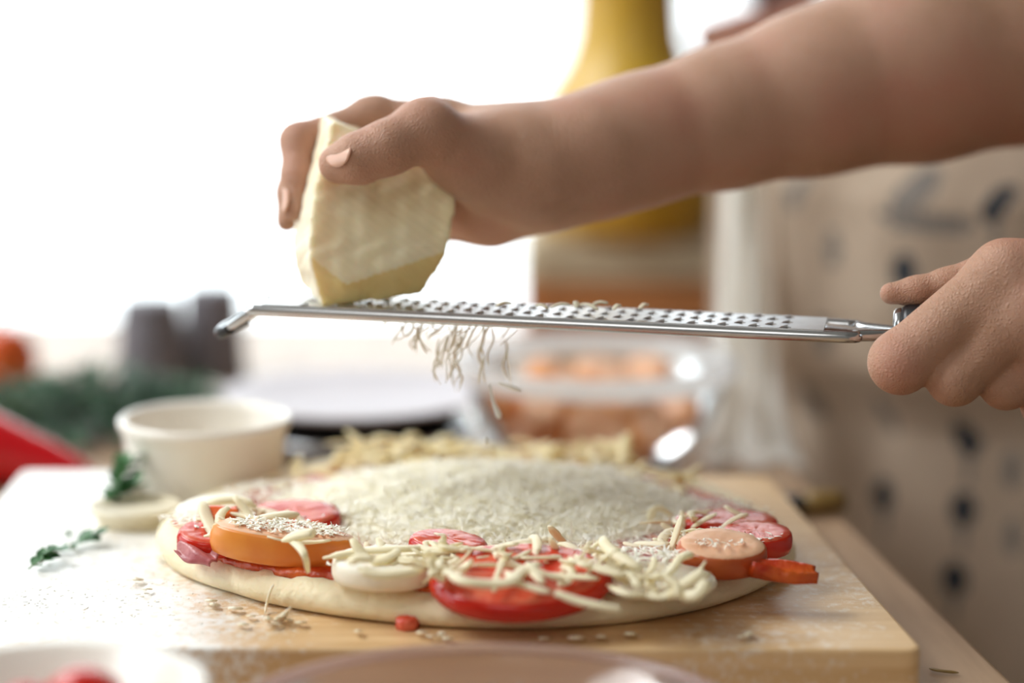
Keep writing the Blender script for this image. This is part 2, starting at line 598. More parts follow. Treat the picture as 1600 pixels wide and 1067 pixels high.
# ------------------------------------------------------------------ signed-distance modelling (hands, bodies)
class SDF:
    def __init__(s, lo, hi, h):
        s.lo, s.h = np.asarray(lo, float), h
        s.n = np.ceil((np.asarray(hi, float) - s.lo) / h).astype(int) + 1
        s.F = np.full(s.n, 1.0, np.float32)

    def _sub(s, lo, hi):
        i0 = np.clip(np.floor((lo - s.lo) / s.h).astype(int), 0, s.n)
        i1 = np.clip(np.ceil((hi - s.lo) / s.h).astype(int) + 1, 0, s.n)
        if np.any(i1 <= i0):
            return None
        g = [s.lo[k] + s.h * np.arange(i0[k], i1[k], dtype=np.float32) for k in range(3)]
        X, Y, Z = np.meshgrid(*[x.astype(np.float32) for x in g], indexing='ij', copy=False)
        return (slice(i0[0], i1[0]), slice(i0[1], i1[1]), slice(i0[2], i1[2])), X, Y, Z

    def _mix(s, sl, d, k, cut=False):
        A = s.F[sl]
        if cut:
            d = -d
            hh = np.clip(0.5 - 0.5 * (d - A) / -k if False else 0.5 + 0.5 * (d - A) / k, 0, 1)
            s.F[sl] = A * (1 - hh) + d * hh + k * hh * (1 - hh)
        else:
            hh = np.clip(0.5 + 0.5 * (A - d) / k, 0, 1)
            s.F[sl] = A * (1 - hh) + d * hh - k * hh * (1 - hh)

    def cone(s, a, b, ra, rb, k=0.004, cut=False):
        a, b = np.asarray(a, float), np.asarray(b, float)
        m = max(ra, rb) + k + 3 * s.h
        q = s._sub(np.minimum(a, b) - m, np.maximum(a, b) + m)
        if q is None:
            return s
        sl, X, Y, Z = q
        ab = b - a
        L2 = float(ab @ ab) + 1e-12
        t = np.clip(((X - a[0]) * ab[0] + (Y - a[1]) * ab[1] + (Z - a[2]) * ab[2]) / L2, 0, 1)
        d = np.sqrt((X - a[0] - t * ab[0]) ** 2 + (Y - a[1] - t * ab[1]) ** 2 + (Z - a[2] - t * ab[2]) ** 2) - (ra + t * (rb - ra))
        s._mix(sl, d, k, cut)
        return s

    def ell(s, c, axes, radii, k=0.004, cut=False):
        c = np.asarray(c, float)
        r = np.asarray(radii, float)
        A = np.asarray(axes, float)
        A = A / np.linalg.norm(A, axis=1, keepdims=True)
        m = r.max() + k + 3 * s.h
        q = s._sub(c - m, c + m)
        if q is None:
            return s
        sl, X, Y, Z = q
        X, Y, Z = X - c[0], Y - c[1], Z - c[2]
        e0, e1 = 0, 0
        for i in range(3):
            p = X * A[i, 0] + Y * A[i, 1] + Z * A[i, 2]
            e0 = e0 + (p / r[i]) ** 2
            e1 = e1 + (p / r[i] ** 2) ** 2
        e0 = np.sqrt(e0)
        d = e0 * (e0 - 1) / (np.sqrt(e1) + 1e-9)
        s._mix(sl, d.astype(np.float32), k, cut)
        return s

    def chain(s, pts, rad, k=0.004, k0=None):
        for i in range(len(pts) - 1):
            s.cone(pts[i], pts[i + 1], rad[i], rad[i + 1], k if (i or k0 is None) else k0)
        return s

    def mesh(s):
        F = s.F
        n = s.n
        S = F < 0
        c = [S[i:n[0] - 1 + i, j:n[1] - 1 + j, k:n[2] - 1 + k] for i in (0, 1) for j in (0, 1) for k in (0, 1)]
        allin = c[0].copy()
        anyin = c[0].copy()
        for x in c[1:]:
            allin &= x
            anyin |= x
        idx = np.argwhere(anyin & ~allin)
        ids = np.full((n[0] - 1, n[1] - 1, n[2] - 1), -1, np.int64)
        ids[idx[:, 0], idx[:, 1], idx[:, 2]] = np.arange(len(idx))
        acc = np.zeros((len(idx), 3))
        cnt = np.zeros(len(idx))
        offs = [(i, j, k) for i in (0, 1) for j in (0, 1) for k in (0, 1)]
        for a in offs:
            for ax in range(3):
                if a[ax]:
                    continue
                b = list(a)
                b[ax] = 1
                fa = F[idx[:, 0] + a[0], idx[:, 1] + a[1], idx[:, 2] + a[2]]
                fb = F[idx[:, 0] + b[0], idx[:, 1] + b[1], idx[:, 2] + b[2]]
                cr = (fa < 0) != (fb < 0)
                t = np.where(cr, fa / (fa - fb + 1e-20), 0)
                p = np.tile(np.array(a, float), (len(idx), 1))
                p[:, ax] += t
                acc[cr] += p[cr]
                cnt[cr] += 1
        V = s.lo + s.h * (idx + acc / np.maximum(cnt, 1)[:, None])
        quads = []
        for ax in range(3):
            u, v = (ax + 1) % 3, (ax + 2) % 3
            sa = [slice(None)] * 3
            sb = [slice(None)] * 3
            sa[ax] = slice(0, n[ax] - 1)
            sb[ax] = slice(1, n[ax])
            ch = S[tuple(sa)] != S[tuple(sb)]
            e = np.argwhere(ch)
            ok = (e[:, u] > 0) & (e[:, v] > 0) & (e[:, u] < n[u] - 1) & (e[:, v] < n[v] - 1)
            e = e[ok]
            fl = S[tuple(sa)][e[:, 0], e[:, 1], e[:, 2]]

            def at(du, dv):
                q = e.copy()
                q[:, u] -= du
                q[:, v] -= dv
                return ids[q[:, 0], q[:, 1], q[:, 2]]
            q = np.stack([at(1, 1), at(0, 1), at(0, 0), at(1, 0)], 1)
            q[~fl] = q[~fl][:, ::-1]
            quads.append(q)
        return V, np.concatenate(quads)


def quad_mesh(name, V, Q, m, parent=None):
    me = bpy.data.meshes.new(name)
    me.vertices.add(len(V))
    me.vertices.foreach_set('co', np.asarray(V, np.float32).ravel())
    me.loops.add(len(Q) * 4)
    me.loops.foreach_set('vertex_index', np.asarray(Q, np.int32).ravel())
    me.polygons.add(len(Q))
    me.polygons.foreach_set('loop_start', np.arange(0, 4 * len(Q), 4, dtype=np.int32))
    me.polygons.foreach_set('use_smooth', np.ones(len(Q), dtype=bool))
    me.materials.append(m)
    me.update(calc_edges=True)
    me.validate()
    return link(bpy.data.objects.new(name, me), parent)


# ================================================================== THE SETTING
def struct(o):
    o['kind'] = 'structure'
    return o


struct(MB().box((-2.6, -2.2, -0.1), (2.2, 2.75, 0.0)).obj('floor', M['floor'], smooth=False))
struct(MB().box((-2.6, -2.2, 2.8), (2.2, 2.75, 2.9)).obj('ceiling', M['wall'], smooth=False))
struct(MB().box((-2.7, -2.2, 0), (-2.6, WIN2[0], 2.8)).box((-2.7, WIN2[1], 0), (-2.6, 2.85, 2.8)).box((-2.7, WIN2[0], 0), (-2.6, WIN2[1], WIN2[2])).box((-2.7, WIN2[0], WIN2[3]), (-2.6, WIN2[1], 2.8)).obj('wall_left', M['wall'], smooth=False))
w2 = bpy.data.objects.new('added_window', None)  # added opening out of view, lights the table from the left
w2.location = (-2.65, (WIN2[0] + WIN2[1]) / 2, WIN2[2])
COL.objects.link(w2)
struct(w2)
_hw, _hh = (WIN2[1] - WIN2[0]) / 2, WIN2[3] - WIN2[2]
MB().box((-.03, -_hw, 0), (.03, _hw, .05)).box((-.03, -_hw, _hh - .05), (.03, _hw, _hh)).box((-.03, -_hw, .05), (.03, -_hw + .05, _hh - .05)).box((-.03, _hw - .05, .05), (.03, _hw, _hh - .05)).obj('window_frame', M['white_paint'], w2, smooth=False)
MB().box((-.004, -_hw + .05, .05), (.004, _hw - .05, _hh - .05)).obj('pane', M['pane'], w2, smooth=False)
MB().box((.05, -_hw - .05, -.04), (.15, _hw + .05, 0)).obj('window_sill', M['white_paint'], w2, smooth=False)
struct(MB().box((2.2, -2.2, 0), (2.3, 2.85, 2.8)).obj('wall_right', M['wall'], smooth=False))
struct(MB().box((-2.6, -2.3, 0), (2.2, -2.2, 2.8)).obj('wall_front', M['wall'], smooth=False))
wb = MB()
wb.box((-2.6, 2.75, 0), (WIN[0], 2.85, 2.8)).box((WIN[1], 2.75, 0), (2.2, 2.85, 2.8))
wb.box((WIN[0], 2.75, 0), (WIN[1], 2.85, WIN[2])).box((WIN[0], 2.75, WIN[3]), (WIN[1], 2.85, 2.8))
struct(wb.obj('wall_back', M['wall'], smooth=False))
win = bpy.data.objects.new('window_1', None)
win.location = ((WIN[0] + WIN[1]) / 2, 2.80, WIN[2])
COL.objects.link(win)
struct(win)
fr = MB()
hw, hh = (WIN[1] - WIN[0]) / 2, WIN[3] - WIN[2]
fr.box((-hw, -0.03, 0), (hw, 0.03, 0.05)).box((-hw, -0.03, hh - 0.05), (hw, 0.03, hh)).box((-hw, -0.03, 0.05), (-hw + 0.05, 0.03, hh - 0.05)).box((hw - 0.05, -0.03, 0.05), (hw, 0.03, hh - 0.05))
fr.obj('window_frame', M['white_paint'], win, smooth=False)
MB().box((-hw + 0.05, -0.004, 0.05), (hw - 0.05, 0.004, hh - 0.05)).obj('pane', M['pane'], win, smooth=False)
MB().box((-hw - 0.05, -0.18, -0.04), (hw + 0.05, -0.05, 0.0)).obj('window_sill', M['white_paint'], win, smooth=False)

# ------------------------------------------------------------------ table
def prism(poly, z0, z1, bev=0.003):
    """vertical prism over a polygon with eased top and bottom edges"""
    poly = np.asarray(poly, float)
    n = len(poly)
    nx = np.roll(poly, -1, 0) - poly
    pv = poly - np.roll(poly, 1, 0)
    nx /= np.linalg.norm(nx, axis=1, keepdims=True)
    pv /= np.linalg.norm(pv, axis=1, keepdims=True)
    nor = np.stack([(nx + pv)[:, 1], -(nx + pv)[:, 0]], 1)
    nor /= np.linalg.norm(nor, axis=1, keepdims=True) + 1e-9
    rings = []
    for off, z in ((bev, z0), (0.3 * bev, z0 + 0.3 * bev), (0, z0 + bev), (0, z1 - bev), (0.3 * bev, z1 - 0.3 * bev), (bev, z1)):
        q = poly - nor * off
        rings.append(np.column_stack([q, np.full(n, z)]))
    V = np.concatenate(rings)
    F = []
    for i in range(len(rings) - 1):
        for k in range(n):
            k2 = (k + 1) % n
            F.append((i * n + k, i * n + k2, (i + 1) * n + k2, (i + 1) * n + k))
    F.append(tuple(range(n - 1, -1, -1)))
    F.append(tuple((len(rings) - 1) * n + k for k in range(n)))
    return V, F


tb = empty('kitchen_table', (-0.3, 0.95, 0), 'light brown wooden kitchen table under the cutting board', 'table')
TP = [(-0.95, 0.30), (0.225, 0.30), (0.169, 0.785), (0.145, 0.992), (0.084, 1.53), (-0.95, 1.56)]
V, F = prism(np.array(TP) - np.array([-0.3, 0.95]), TABLE_Z - 0.032, TABLE_Z, 0.002)
mesh_obj('table_top', V, F, M['table'], tb, smooth=False)
for lx, ly in ((-0.58, -0.55), (0.30, -0.55), (-0.58, 0.52), (0.28, 0.50)):
    MB().box((lx - 0.03, ly - 0.03, 0), (lx + 0.03, ly + 0.03, TABLE_Z - 0.032)).obj('leg', M['table'], tb, smooth=False)

# ------------------------------------------------------------------ cutting board
def rounded(poly, r, n=6):
    out = []
    m = len(poly)
    for i in range(m):
        p = np.asarray(poly[i], float)
        a = np.asarray(poly[i - 1], float) - p
        b = np.asarray(poly[(i + 1) % m], float) - p
        a /= np.linalg.norm(a)
        b /= np.linalg.norm(b)
        for k in range(n + 1):
            t = k / n
            q0, q1 = p + a * r, p + b * r
            out.append((1 - t) ** 2 * q0 + 2 * t * (1 - t) * p + t * t * q1)
    return np.array(out)


BP = [(-0.2065, 0.752), (0.1325, 0.7495), (0.1085, 0.999), (-0.2095, 1.010)]
V, F = prism(rounded(BP, 0.006), TABLE_Z, BOARD_Z, 0.0012)
board = mesh_obj('cutting_board', V, F, M['board'], smooth=False)
tag(board, 'thick pale wooden cutting board dusted with flour under the pizza', 'board')

# ================================================================== PIZZA
OUT = [(249, 862), (262, 890), (300, 912), (360, 932), (415, 948), (520, 967), (640, 981), (740, 987), (830, 988), (920, 984), (1000, 976), (1080, 962), (1140, 946),
       (1190, 926), (1225, 903), (1236, 884), (1215, 848), (1150, 808), (1060, 778), (900, 754), (700, 746), (520, 754), (400, 780), (310, 812), (262, 838)]
op = np.array([B(*p)[:2] for p in OUT])
PC = np.array([-0.012, 0.872])
op = catmull(op, 10, True)
ang = np.arctan2(op[:, 1] - PC[1], op[:, 0] - PC[0])
rad = np.hypot(op[:, 0] - PC[0], op[:, 1] - PC[1])
o_ = np.argsort(ang)
ang, rad = ang[o_], rad[o_]
NA = 180
TH = np.linspace(-math.pi, math.pi, NA, endpoint=False)
RR = np.interp(TH, np.r_[ang - 2 * math.pi, ang, ang + 2 * math.pi], np.r_[rad, rad, rad])


def rad_at(th):
    return np.interp(th, np.r_[TH - 2 * math.pi, TH, TH + 2 * math.pi], np.r_[RR, RR, RR])


DZ = 0.0112


def polar(rings, name, m, parent, cz=None):
    """rings: list of (radius array, z array)"""
    V, F = [], []
    for r, z in rings:
        r = np.broadcast_to(r, (NA,))
        z = np.broadcast_to(z, (NA,))
        V.append(np.column_stack([r * np.cos(TH), r * np.sin(TH), z]))
    k = len(rings)
    for i in range(k - 1):
        for j in range(NA):
            j2 = (j + 1) % NA
            F.append((i * NA + j, i * NA + j2, (i + 1) * NA + j2, (i + 1) * NA + j))
    V = np.concatenate(V)
    n0 = len(V)
    V = np.vstack([V, [0, 0, rings[-1][1] if np.isscalar(rings[-1][1]) else float(np.mean(rings[-1][1]))], [0, 0, float(np.mean(rings[0][1]))]])
    for j in range(NA):
        j2 = (j + 1) % NA
        F.append(((k - 1) * NA + j, (k - 1) * NA + j2, n0))
        F.append((j2, j, n0 + 1))
    return mesh_obj(name, V, F, m, parent)


pizza = empty('pizza', (PC[0], PC[1], BOARD_Z), 'unbaked round pizza with pale dough rim on the cutting board', 'pizza')
w1 = lumpy(TH * 3, TH * 2, 1.0) * 0.0009
w2 = lumpy(TH * 5, TH * 4 + 1, 1.0, 2.0) * 0.0007
low = np.exp(-((TH - (-1.4)) / 0.8) ** 2) * 0.0006
polar([(RR * 0.9, 0.0004), (RR - 0.003, 0.0003), (RR - 0.0008, 0.0014 + 0 * w1), (RR + 0.0012 + w1, 0.0040 + w2), (RR + 0.0010 + w1, 0.0068 + w2), (RR - 0.0012 + w1, 0.0094 + w2),
       (RR - 0.0045 + w2, DZ + w1), (RR - 0.009 + w1, DZ + 0.0004 + w2), (RR - 0.016, DZ - 0.0007 + w1), (RR * 0.6, DZ - 0.001), (RR * 0.3, DZ - 0.001)], 'dough', M['dough'], pizza)
sr = RR - 0.0068 + lumpy(TH * 6, TH * 9, 1.0, 4.0) * 0.0030 + lumpy(TH * 14, TH * 11, 1.0, 1.0) * 0.0016
# sauce creeps nearer to the edge on the right and in two places in front
sr = sr + 0.010 * np.exp(-((TH - (-0.45)) / 0.34) ** 2) + 0.0055 * np.exp(-((TH - (-2.62)) / 0.25) ** 2) + 0.004 * np.exp(-((TH - (-1.05)) / 0.2) ** 2)
sr = sr - 0.020 * np.exp(-((TH - 2.4) / 0.55) ** 2) - 0.016 * np.exp(-((TH - 0.75) / 0.45) ** 2)
sr = np.minimum(sr, RR - 0.002)
polar([(sr - 0.004, DZ - 0.0012), (sr + 0.0005, DZ - 0.0006), (sr - 0.0004, DZ + 0.0016), (sr - 0.003, DZ + 0.0026 + w2), (sr * 0.8, DZ + 0.0014 + w1), (sr * 0.6, DZ + 0.002), (sr * 0.3, DZ + 0.002)], 'sauce', M['sauce'], pizza)
TOP = BOARD_Z + DZ + 0.0016        # level the toppings lie on


# ---- slices
def disc_mesh(rx, ry, t, n=40, bulge=0.15, wob=0.03, seed=0.0, cover=1.0):
    """side skin of a slice: outer band, slightly convex"""
    prof = [(0.0, 0.0), (0.86, 0.0), (0.96, 0.08 * t), (1.0, 0.35 * t), (1.0, 0.65 * t), (0.97, 0.92 * t), (0.92, t), (0.0, t)]
    V, F = lathe(prof, n)
    a = np.arctan2(V[:, 1], V[:, 0])
    wobv = 1 + wob * np.sin(2 * a + seed) + wob * 0.6 * np.sin(3 * a + seed * 2.1)
    V = V * np.column_stack([rx * wobv, ry * wobv, np.ones(len(V))])
    return V, F


def face_mesh(rx, ry, z, n=40, wob=0.03, seed=0.0, rough=0.0004, up=True, s=0.93):
    prof = [(s, z - 0.0003), (s * 0.98, z + 0.0003), (s * 0.75, z + 0.0004), (s * 0.5, z + 0.0005), (s * 0.25, z + 0.0004), (0.0, z + 0.0004)]
    V, F = lathe(prof, n)
    a = np.arctan2(V[:, 1], V[:, 0])
    wobv = 1 + wob * np.sin(2 * a + seed) + wob * 0.6 * np.sin(3 * a + seed * 2.1)
    V = V * np.column_stack([rx * wobv, ry * wobv, np.ones(len(V))])
    V[:, 2] += rough * lumpy(V[:, 0] * 900, V[:, 1] * 900, 1.0, seed)
    return V, F


def slice_thing(name, c, rx, ry, t, skin, flesh, label, cat, group=None, tilt=(0, 0), yaw=0.0, seed=0.0, face='cut_face', bothfaces=False):
    V, F = disc_mesh(rx, ry, t, seed=seed)
    e = mesh_obj(name, V, F, skin)
    tag(e, label, cat, group)
    e.location = tuple(map(float, c))
    e.rotation_euler = (tilt[0], tilt[1], yaw)
    V2, F2 = face_mesh(rx, ry, t, seed=seed)
    mesh_obj(face, V2, F2, flesh, e)
    return e


def on(px, py, dz=0.0):
    return B(px, py, TOP + dz)


mm = 0.001
# front row, left to right
slice_thing('sausage_slice', on(440, 874, 0.0012), 0.0255, 0.0095, 0.0106, M['sausage_skin'], M['sausage'], 'long orange sausage slice at the front left rim of the pizza', 'sausage slice', 'sausage slices on the pizza', tilt=(0.04, 0.10), yaw=-0.10, seed=0.4)
slice_thing('tomato_slice', on(330, 856, 0.001), 0.012, 0.011, 0.006, M['tomato_skin'], M['tomato'], 'small red tomato slice behind the long orange sausage slice at the left rim', 'tomato slice', 'tomato slices on the pizza', tilt=(0.15, 0.1), seed=1.1, face='flesh')
mush = slice_thing('mushroom_slice', on(602, 906, 0.0002), 0.0172, 0.0150, 0.0078, M['mushroom'], M['mushroom'], 'thick white mushroom slice at the front rim between orange sausage and tomato', 'mushroom slice', 'mushroom slices on the pizza', tilt=(0.06, 0.0), seed=2.0)
slice_thing('tomato_slice', on(812, 924, 0.0000), 0.0300, 0.0215, 0.0070, M['tomato_skin'], M['tomato'], 'large juicy red tomato slice at the front rim of the pizza', 'tomato slice', 'tomato slices on the pizza', tilt=(0.26, 0.0), yaw=-0.05, seed=0.2, face='flesh')
slice_thing('mushroom_slice', on(1030, 914, 0.001), 0.0190, 0.0125, 0.0034, M['mushroom'], M['mushroom'], 'thin white mushroom slice with shreds on top right of the large tomato slice', 'mushroom slice', 'mushroom slices on the pizza', tilt=(0.16, 0.05), yaw=0.1, seed=3.0)
slice_thing('sausage_slice', on(1124, 884, 0.002), 0.0152, 0.0115, 0.0085, M['sausage_skin_dark'], M['sausage'], 'round brown sausage slice with pink cut face at the right rim of the pizza', 'sausage slice', 'sausage slices on the pizza', tilt=(0.26, 0.06), yaw=0.05, seed=1.0)
slice_thing('tomato_slice', on(1180, 860, 0.001), 0.0125, 0.0130, 0.0070, M['tomato_skin'], M['tomato'], 'red tomato piece behind the brown sausage slice at the right rim', 'tomato slice', 'tomato slices on the pizza', tilt=(0.08, 0.0), seed=0.9, face='flesh')
slice_thing('tomato_slice', on(1135, 834, 0.001), 0.0185, 0.0110, 0.0060, M['tomato_skin'], M['tomato'], 'flat red tomato slice farthest back at the right rim, half under cheese', 'tomato slice', 'tomato slices on the pizza', tilt=(0.05, 0.0), seed=2.4, face='flesh')
slice_thing('mushroom_slice', on(333, 812, 0.002), 0.0130, 0.0120, 0.0060, M['mushroom'], M['mushroom'], 'white mushroom slice with an orange bit on top at the far left of the pizza', 'mushroom slice', 'mushroom slices on the pizza', tilt=(0.1, -0.1), seed=1.7)
slice_thing('tomato_slice', on(462, 826, 0.001), 0.0165, 0.0130, 0.0065, M['tomato_skin'], M['tomato'], 'dark red tomato slice under crossed shreds behind the long sausage slice', 'tomato slice', 'tomato slices on the pizza', tilt=(0.16, 0.0), seed=2.9, face='flesh')
slice_thing('sausage_slice', P(622, 748, .995), 0.0145, 0.0125, 0.0085, M['sausage_skin'], M['sausage'], 'orange sausage slice at the back of the pizza under yellow shreds', 'sausage slice', 'sausage slices on the pizza', tilt=(0.30, 0.0), seed=0.6)
slice_thing('sausage_slice', P(838, 752, .990), 0.0130, 0.0110, 0.0080, M['sausage_skin_dark'], M['sausage'], 'brown sausage slice peeking from the cheese at the back middle of the pizza', 'sausage slice', 'sausage slices on the pizza', tilt=(0.20, 0.0), seed=0.3)
slice_thing('tomato_slice', on(700, 866, 0.0015), 0.0135, 0.0100, 0.0055, M['tomato_skin'], M['tomato'], 'tomato slice mostly covered by cheese behind the white mushroom slice', 'tomato slice', 'tomato slices on the pizza', tilt=(0.12, 0.1), seed=1.9, face='flesh')


def ribbon_sheet(c, lx, ly, t, amp, freq, seed, m, name, label, cat, yaw=0.0, tilt=(0, 0), group=None):
    nx, ny = 22, 10
    u = np.linspace(-1, 1, nx)
    v = np.linspace(-1, 1, ny)
    U, W = np.meshgrid(u, v, indexing='ij')
    edge = 1 - 0.25 * U ** 2
    X = U * lx * (1 + 0.06 * np.sin(5 * W + seed))
    Y = W * ly * edge * (1 + 0.10 * np.sin(4 * U + seed))
    Z = amp * np.sin(freq * W + 1.5 * U + seed) + 0.5 * amp * np.sin(3.1 * U + 2.0 * W + seed)
    A = np.stack([X, Y, Z + t / 2], -1).reshape(-1, 3)
    Bm = np.stack([X, Y, Z - t / 2], -1).reshape(-1, 3)
    V = np.vstack([A, Bm])
    F = []
    N = nx * ny
    for i in range(nx - 1):
        for j in range(ny - 1):
            a, b, c2, d = i * ny + j, (i + 1) * ny + j, (i + 1) * ny + j + 1, i * ny + j + 1
            F += [(a, b, c2, d), (N + d, N + c2, N + b, N + a)]
    bd = [i * ny for i in range(nx)] + [(nx - 1) * ny + j for j in range(1, ny)] + [i * ny + ny - 1 for i in range(nx - 2, -1, -1)] + [j for j in range(ny - 2, 0, -1)]
    for k in range(len(bd)):
        a, b = bd[k], bd[(k + 1) % len(bd)]
        F.append((a, N + a, N + b, b))
    o = mesh_obj(name, V, F, m)
    o.location = tuple(map(float, c))
    o.rotation_euler = (tilt[0], tilt[1], yaw)
    return tag(o, label, cat, group)


ribbon_sheet(on(950, 884, 0.004), 0.0185, 0.0100, 0.0012, 0.0012, 5.0, 0.4, M['ham'], 'ham_slice', 'wavy purple pink ham slice behind the large tomato slice', 'ham slice', yaw=0.1, tilt=(0.38, 0.12))
ribbon_sheet(on(915, 900, 0.004), 0.0075, 0.0060, 0.0012, 0.0006, 3.0, 1.4, M['tomato'], 'tomato_piece', 'small pink tomato piece leaning behind the large tomato slice', 'tomato piece', yaw=0.4, tilt=(0.55, 0.0))
ribbon_sheet(on(308, 862, 0.0025), 0.0080, 0.0045, 0.0010, 0.0010, 4.0, 2.2, M['ham'], 'ham_scrap', 'glossy scrap of ham at the left rim of the pizza', 'ham scrap', yaw=-0.5, tilt=(0.5, 0.2))
ribbon_sheet(on(1222, 892, 0.0025), 0.0110, 0.0058, 0.0040, 0.0010, 4.0, 0.2, M['sauce'], 'sauce_blob', 'tongue of tomato sauce overhanging the right rim of the pizza', 'sauce blob', yaw=0.12, tilt=(0.05, 0.12))
ribbon_sheet(on(345, 800, 0.0115), 0.0060, 0.0040, 0.0022, 0.0005, 3.0, 1.2, M['orange_tomato'], 'pepper_bit', 'small orange pepper bit on the far left mushroom slice', 'pepper bit', yaw=0.2, tilt=(0.2, 0.0))

# ---- mound of finely grated cheese (nobody could count it)
MC = np.array([-0.010, 0.886])
MRX, MRY, MH = 0.080, 0.064, 0.0135


def mound_h(x, y):
    u, v = (x - MC[0]) / MRX, (y - MC[1]) / MRY
    q = np.sqrt(u * u + v * v)
    base = np.clip(1 - q ** 2.4, 0, 1) * (0.80 + 0.20 * np.clip(v + 0.3, -1, 1))
    return base * MH * (1 + 0.16 * lumpy(x * 70, y * 70, 1.0, 0.5)) + 0.0007 * lumpy(x * 260, y * 240, 1.0, 1.5) * (q < 1)


V, F = [], []
nr, na = 36, 110
for i in range(nr + 1):
    for j in range(na):
        a = 2 * math.pi * j / na
        rr_ = i / nr * (1 + 0.05 * math.sin(5 * a) + 0.04 * math.sin(11 * a + 1))
        x, y = MC[0] + MRX * rr_ * math.cos(a), MC[1] + MRY * rr_ * math.sin(a)
        V.append((x, y, TOP + float(mound_h(x, y)) - 0.0006))
for i in range(nr):
    for j in range(na):
        j2 = (j + 1) % na
        F.append((i * na + j, (i + 1) * na + j, (i + 1) * na + j2, i * na + j2))
mb = MB().add(np.array(V), F)


def shred_batch(N, fn, Lr, wr, lift, seed):
    """N thin curly shavings as one vectorised soup: 4 segments, diamond section of 4"""
    r = np.random.RandomState(seed)
    x, y, z = fn(N, r)
    L = r.uniform(*Lr, N)
    w = r.uniform(*wr, N)
    yaw = r.uniform(0, 2 * np.pi, N)
    pit = r.normal(0, 0.16, N) + (r.uniform(0, 1, N) < 0.10) * r.normal(0, 0.6, N)
    cv = r.normal(0, 1.1, N)
    cz = r.normal(0, 0.5, N)
    seg = 4
    t = np.linspace(-0.5, 0.5, seg + 1)
    pts = np.zeros((N, seg + 1, 3))
    for i, tt in enumerate(t):
        a = yaw + cv * tt
        pts[:, i, 0] = x + L * tt * np.cos(a) * np.cos(pit)
        pts[:, i, 1] = y + L * tt * np.sin(a) * np.cos(pit)
        pts[:, i, 2] = z + lift + L * (tt * np.sin(pit) + cz * (tt * tt - 0.1))
    side = np.stack([-np.sin(yaw), np.cos(yaw), 0 * yaw], 1)
    up = np.array([0, 0, 1.0])
    prof = np.array([0.35, 1, 1, 1, 0.35])
    V = np.zeros((N, seg + 1, 4, 3))
    for i in range(seg + 1):
        ww = (w * prof[i])[:, None]
        V[:, i, 0] = pts[:, i] + side * ww
        V[:, i, 1] = pts[:, i] + up * ww * 0.3
        V[:, i, 2] = pts[:, i] - side * ww
        V[:, i, 3] = pts[:, i] - up * ww * 0.3
    V = V.reshape(-1, 3)
    base = []
    for i in range(seg):
        for j in range(4):
            j2 = (j + 1) % 4
            base.append((i * 4 + j, i * 4 + j2, i * 4 + 4 + j2, i * 4 + 4 + j))
    base = np.array(base)
    Q = (base[None] + (np.arange(N) * (seg + 1) * 4)[:, None, None]).reshape(-1, 4)
    return V, Q


def on_mound(N, r):
    a = r.uniform(0, 2 * np.pi, N)
    q = np.sqrt(r.uniform(0, 1.12, N))
    x, y = MC[0] + MRX * q * np.cos(a), MC[1] + MRY * q * np.sin(a)
    return x, y, TOP + mound_h(x, y)


def patch(px, py, rx, ry, dz, slope=0.0, slx=0.0):
    c = on(px, py, dz)

    def f(N, r):
        a = r.uniform(0, 2 * np.pi, N)
        q = np.sqrt(r.uniform(0, 1, N))
        dx, dy = rx * q * np.cos(a), ry * q * np.sin(a)
        return c[0] + dx, c[1] + dy, c[2] + slope * dy + slx * dx + r.uniform(0, 0.0010, N)
    return f


Vs, Qs, n0 = [], [], 0
for N, fn, Lr, wr, lf, sd in ((6500, on_mound, (0.004, 0.0110), (0.0002, 0.0005), 0.0003, 1),
                              (380, patch(452, 824, 0.020, 0.0080, 0.0124, 0.04, -0.10), (0.002, 0.005), (0.0003, 0.0006), 0.0, 2),
                              (180, patch(1135, 838, 0.020, 0.009, 0.007), (0.003, 0.007), (0.0003, 0.0007), 0.0, 3),
                              (160, patch(985, 868, 0.020, 0.010, 0.009), (0.004, 0.009), (0.0003, 0.0007), 0.0, 4),
                              (160, patch(330, 812, 0.018, 0.014, 0.008), (0.003, 0.007), (0.0003, 0.0007), 0.0, 5),
                              (40, patch(1122, 849, 0.009, 0.005, 0.0108), (0.002, 0.004), (0.0002, 0.0004), 0.0, 6),
                              (140, patch(450, 800, 0.025, 0.012, 0.006), (0.003, 0.008), (0.0003, 0.0007), 0.0, 7),
                              (60, patch(650, 880, 0.030, 0.006, 0.006), (0.003, 0.007), (0.0003, 0.0006), 0.0, 8),
                              (600, patch(770, 742, 0.060, 0.022, 0.006), (0.004, 0.009), (0.0003, 0.0007), 0.0, 11),
                              (320, patch(480, 770, 0.032, 0.020, 0.002), (0.003, 0.008), (0.0003, 0.0008), 0.0, 10),
                              (200, patch(1080, 800, 0.030, 0.02, 0.003), (0.003, 0.007), (0.0003, 0.0007), 0.0, 9)):
    v, q = shred_batch(N, fn, Lr, wr, lf, sd)
    Vs.append(v)
    Qs.append(q + n0)
    n0 += len(v)
mv = np.concatenate(mb.V)
mq = np.array(mb.F)
gm = quad_mesh('grated_cheese', np.vstack([mv] + Vs), np.vstack([mq] + [q + len(mv) for q in Qs]), M['fine'])
gm.data.materials.append(M['fine_bed'])
_mi = np.zeros(len(gm.data.polygons), np.int32)
_mi[:len(mq)] = 1
gm.data.polygons.foreach_set('material_index', _mi)
_sm = np.zeros(len(_mi), dtype=bool)
_sm[:len(mq)] = True
gm.data.polygons.foreach_set('use_smooth', _sm)
tag(gm, 'white mound of finely grated hard cheese heaped over the pizza', 'grated cheese')
gm['kind'] = 'stuff'


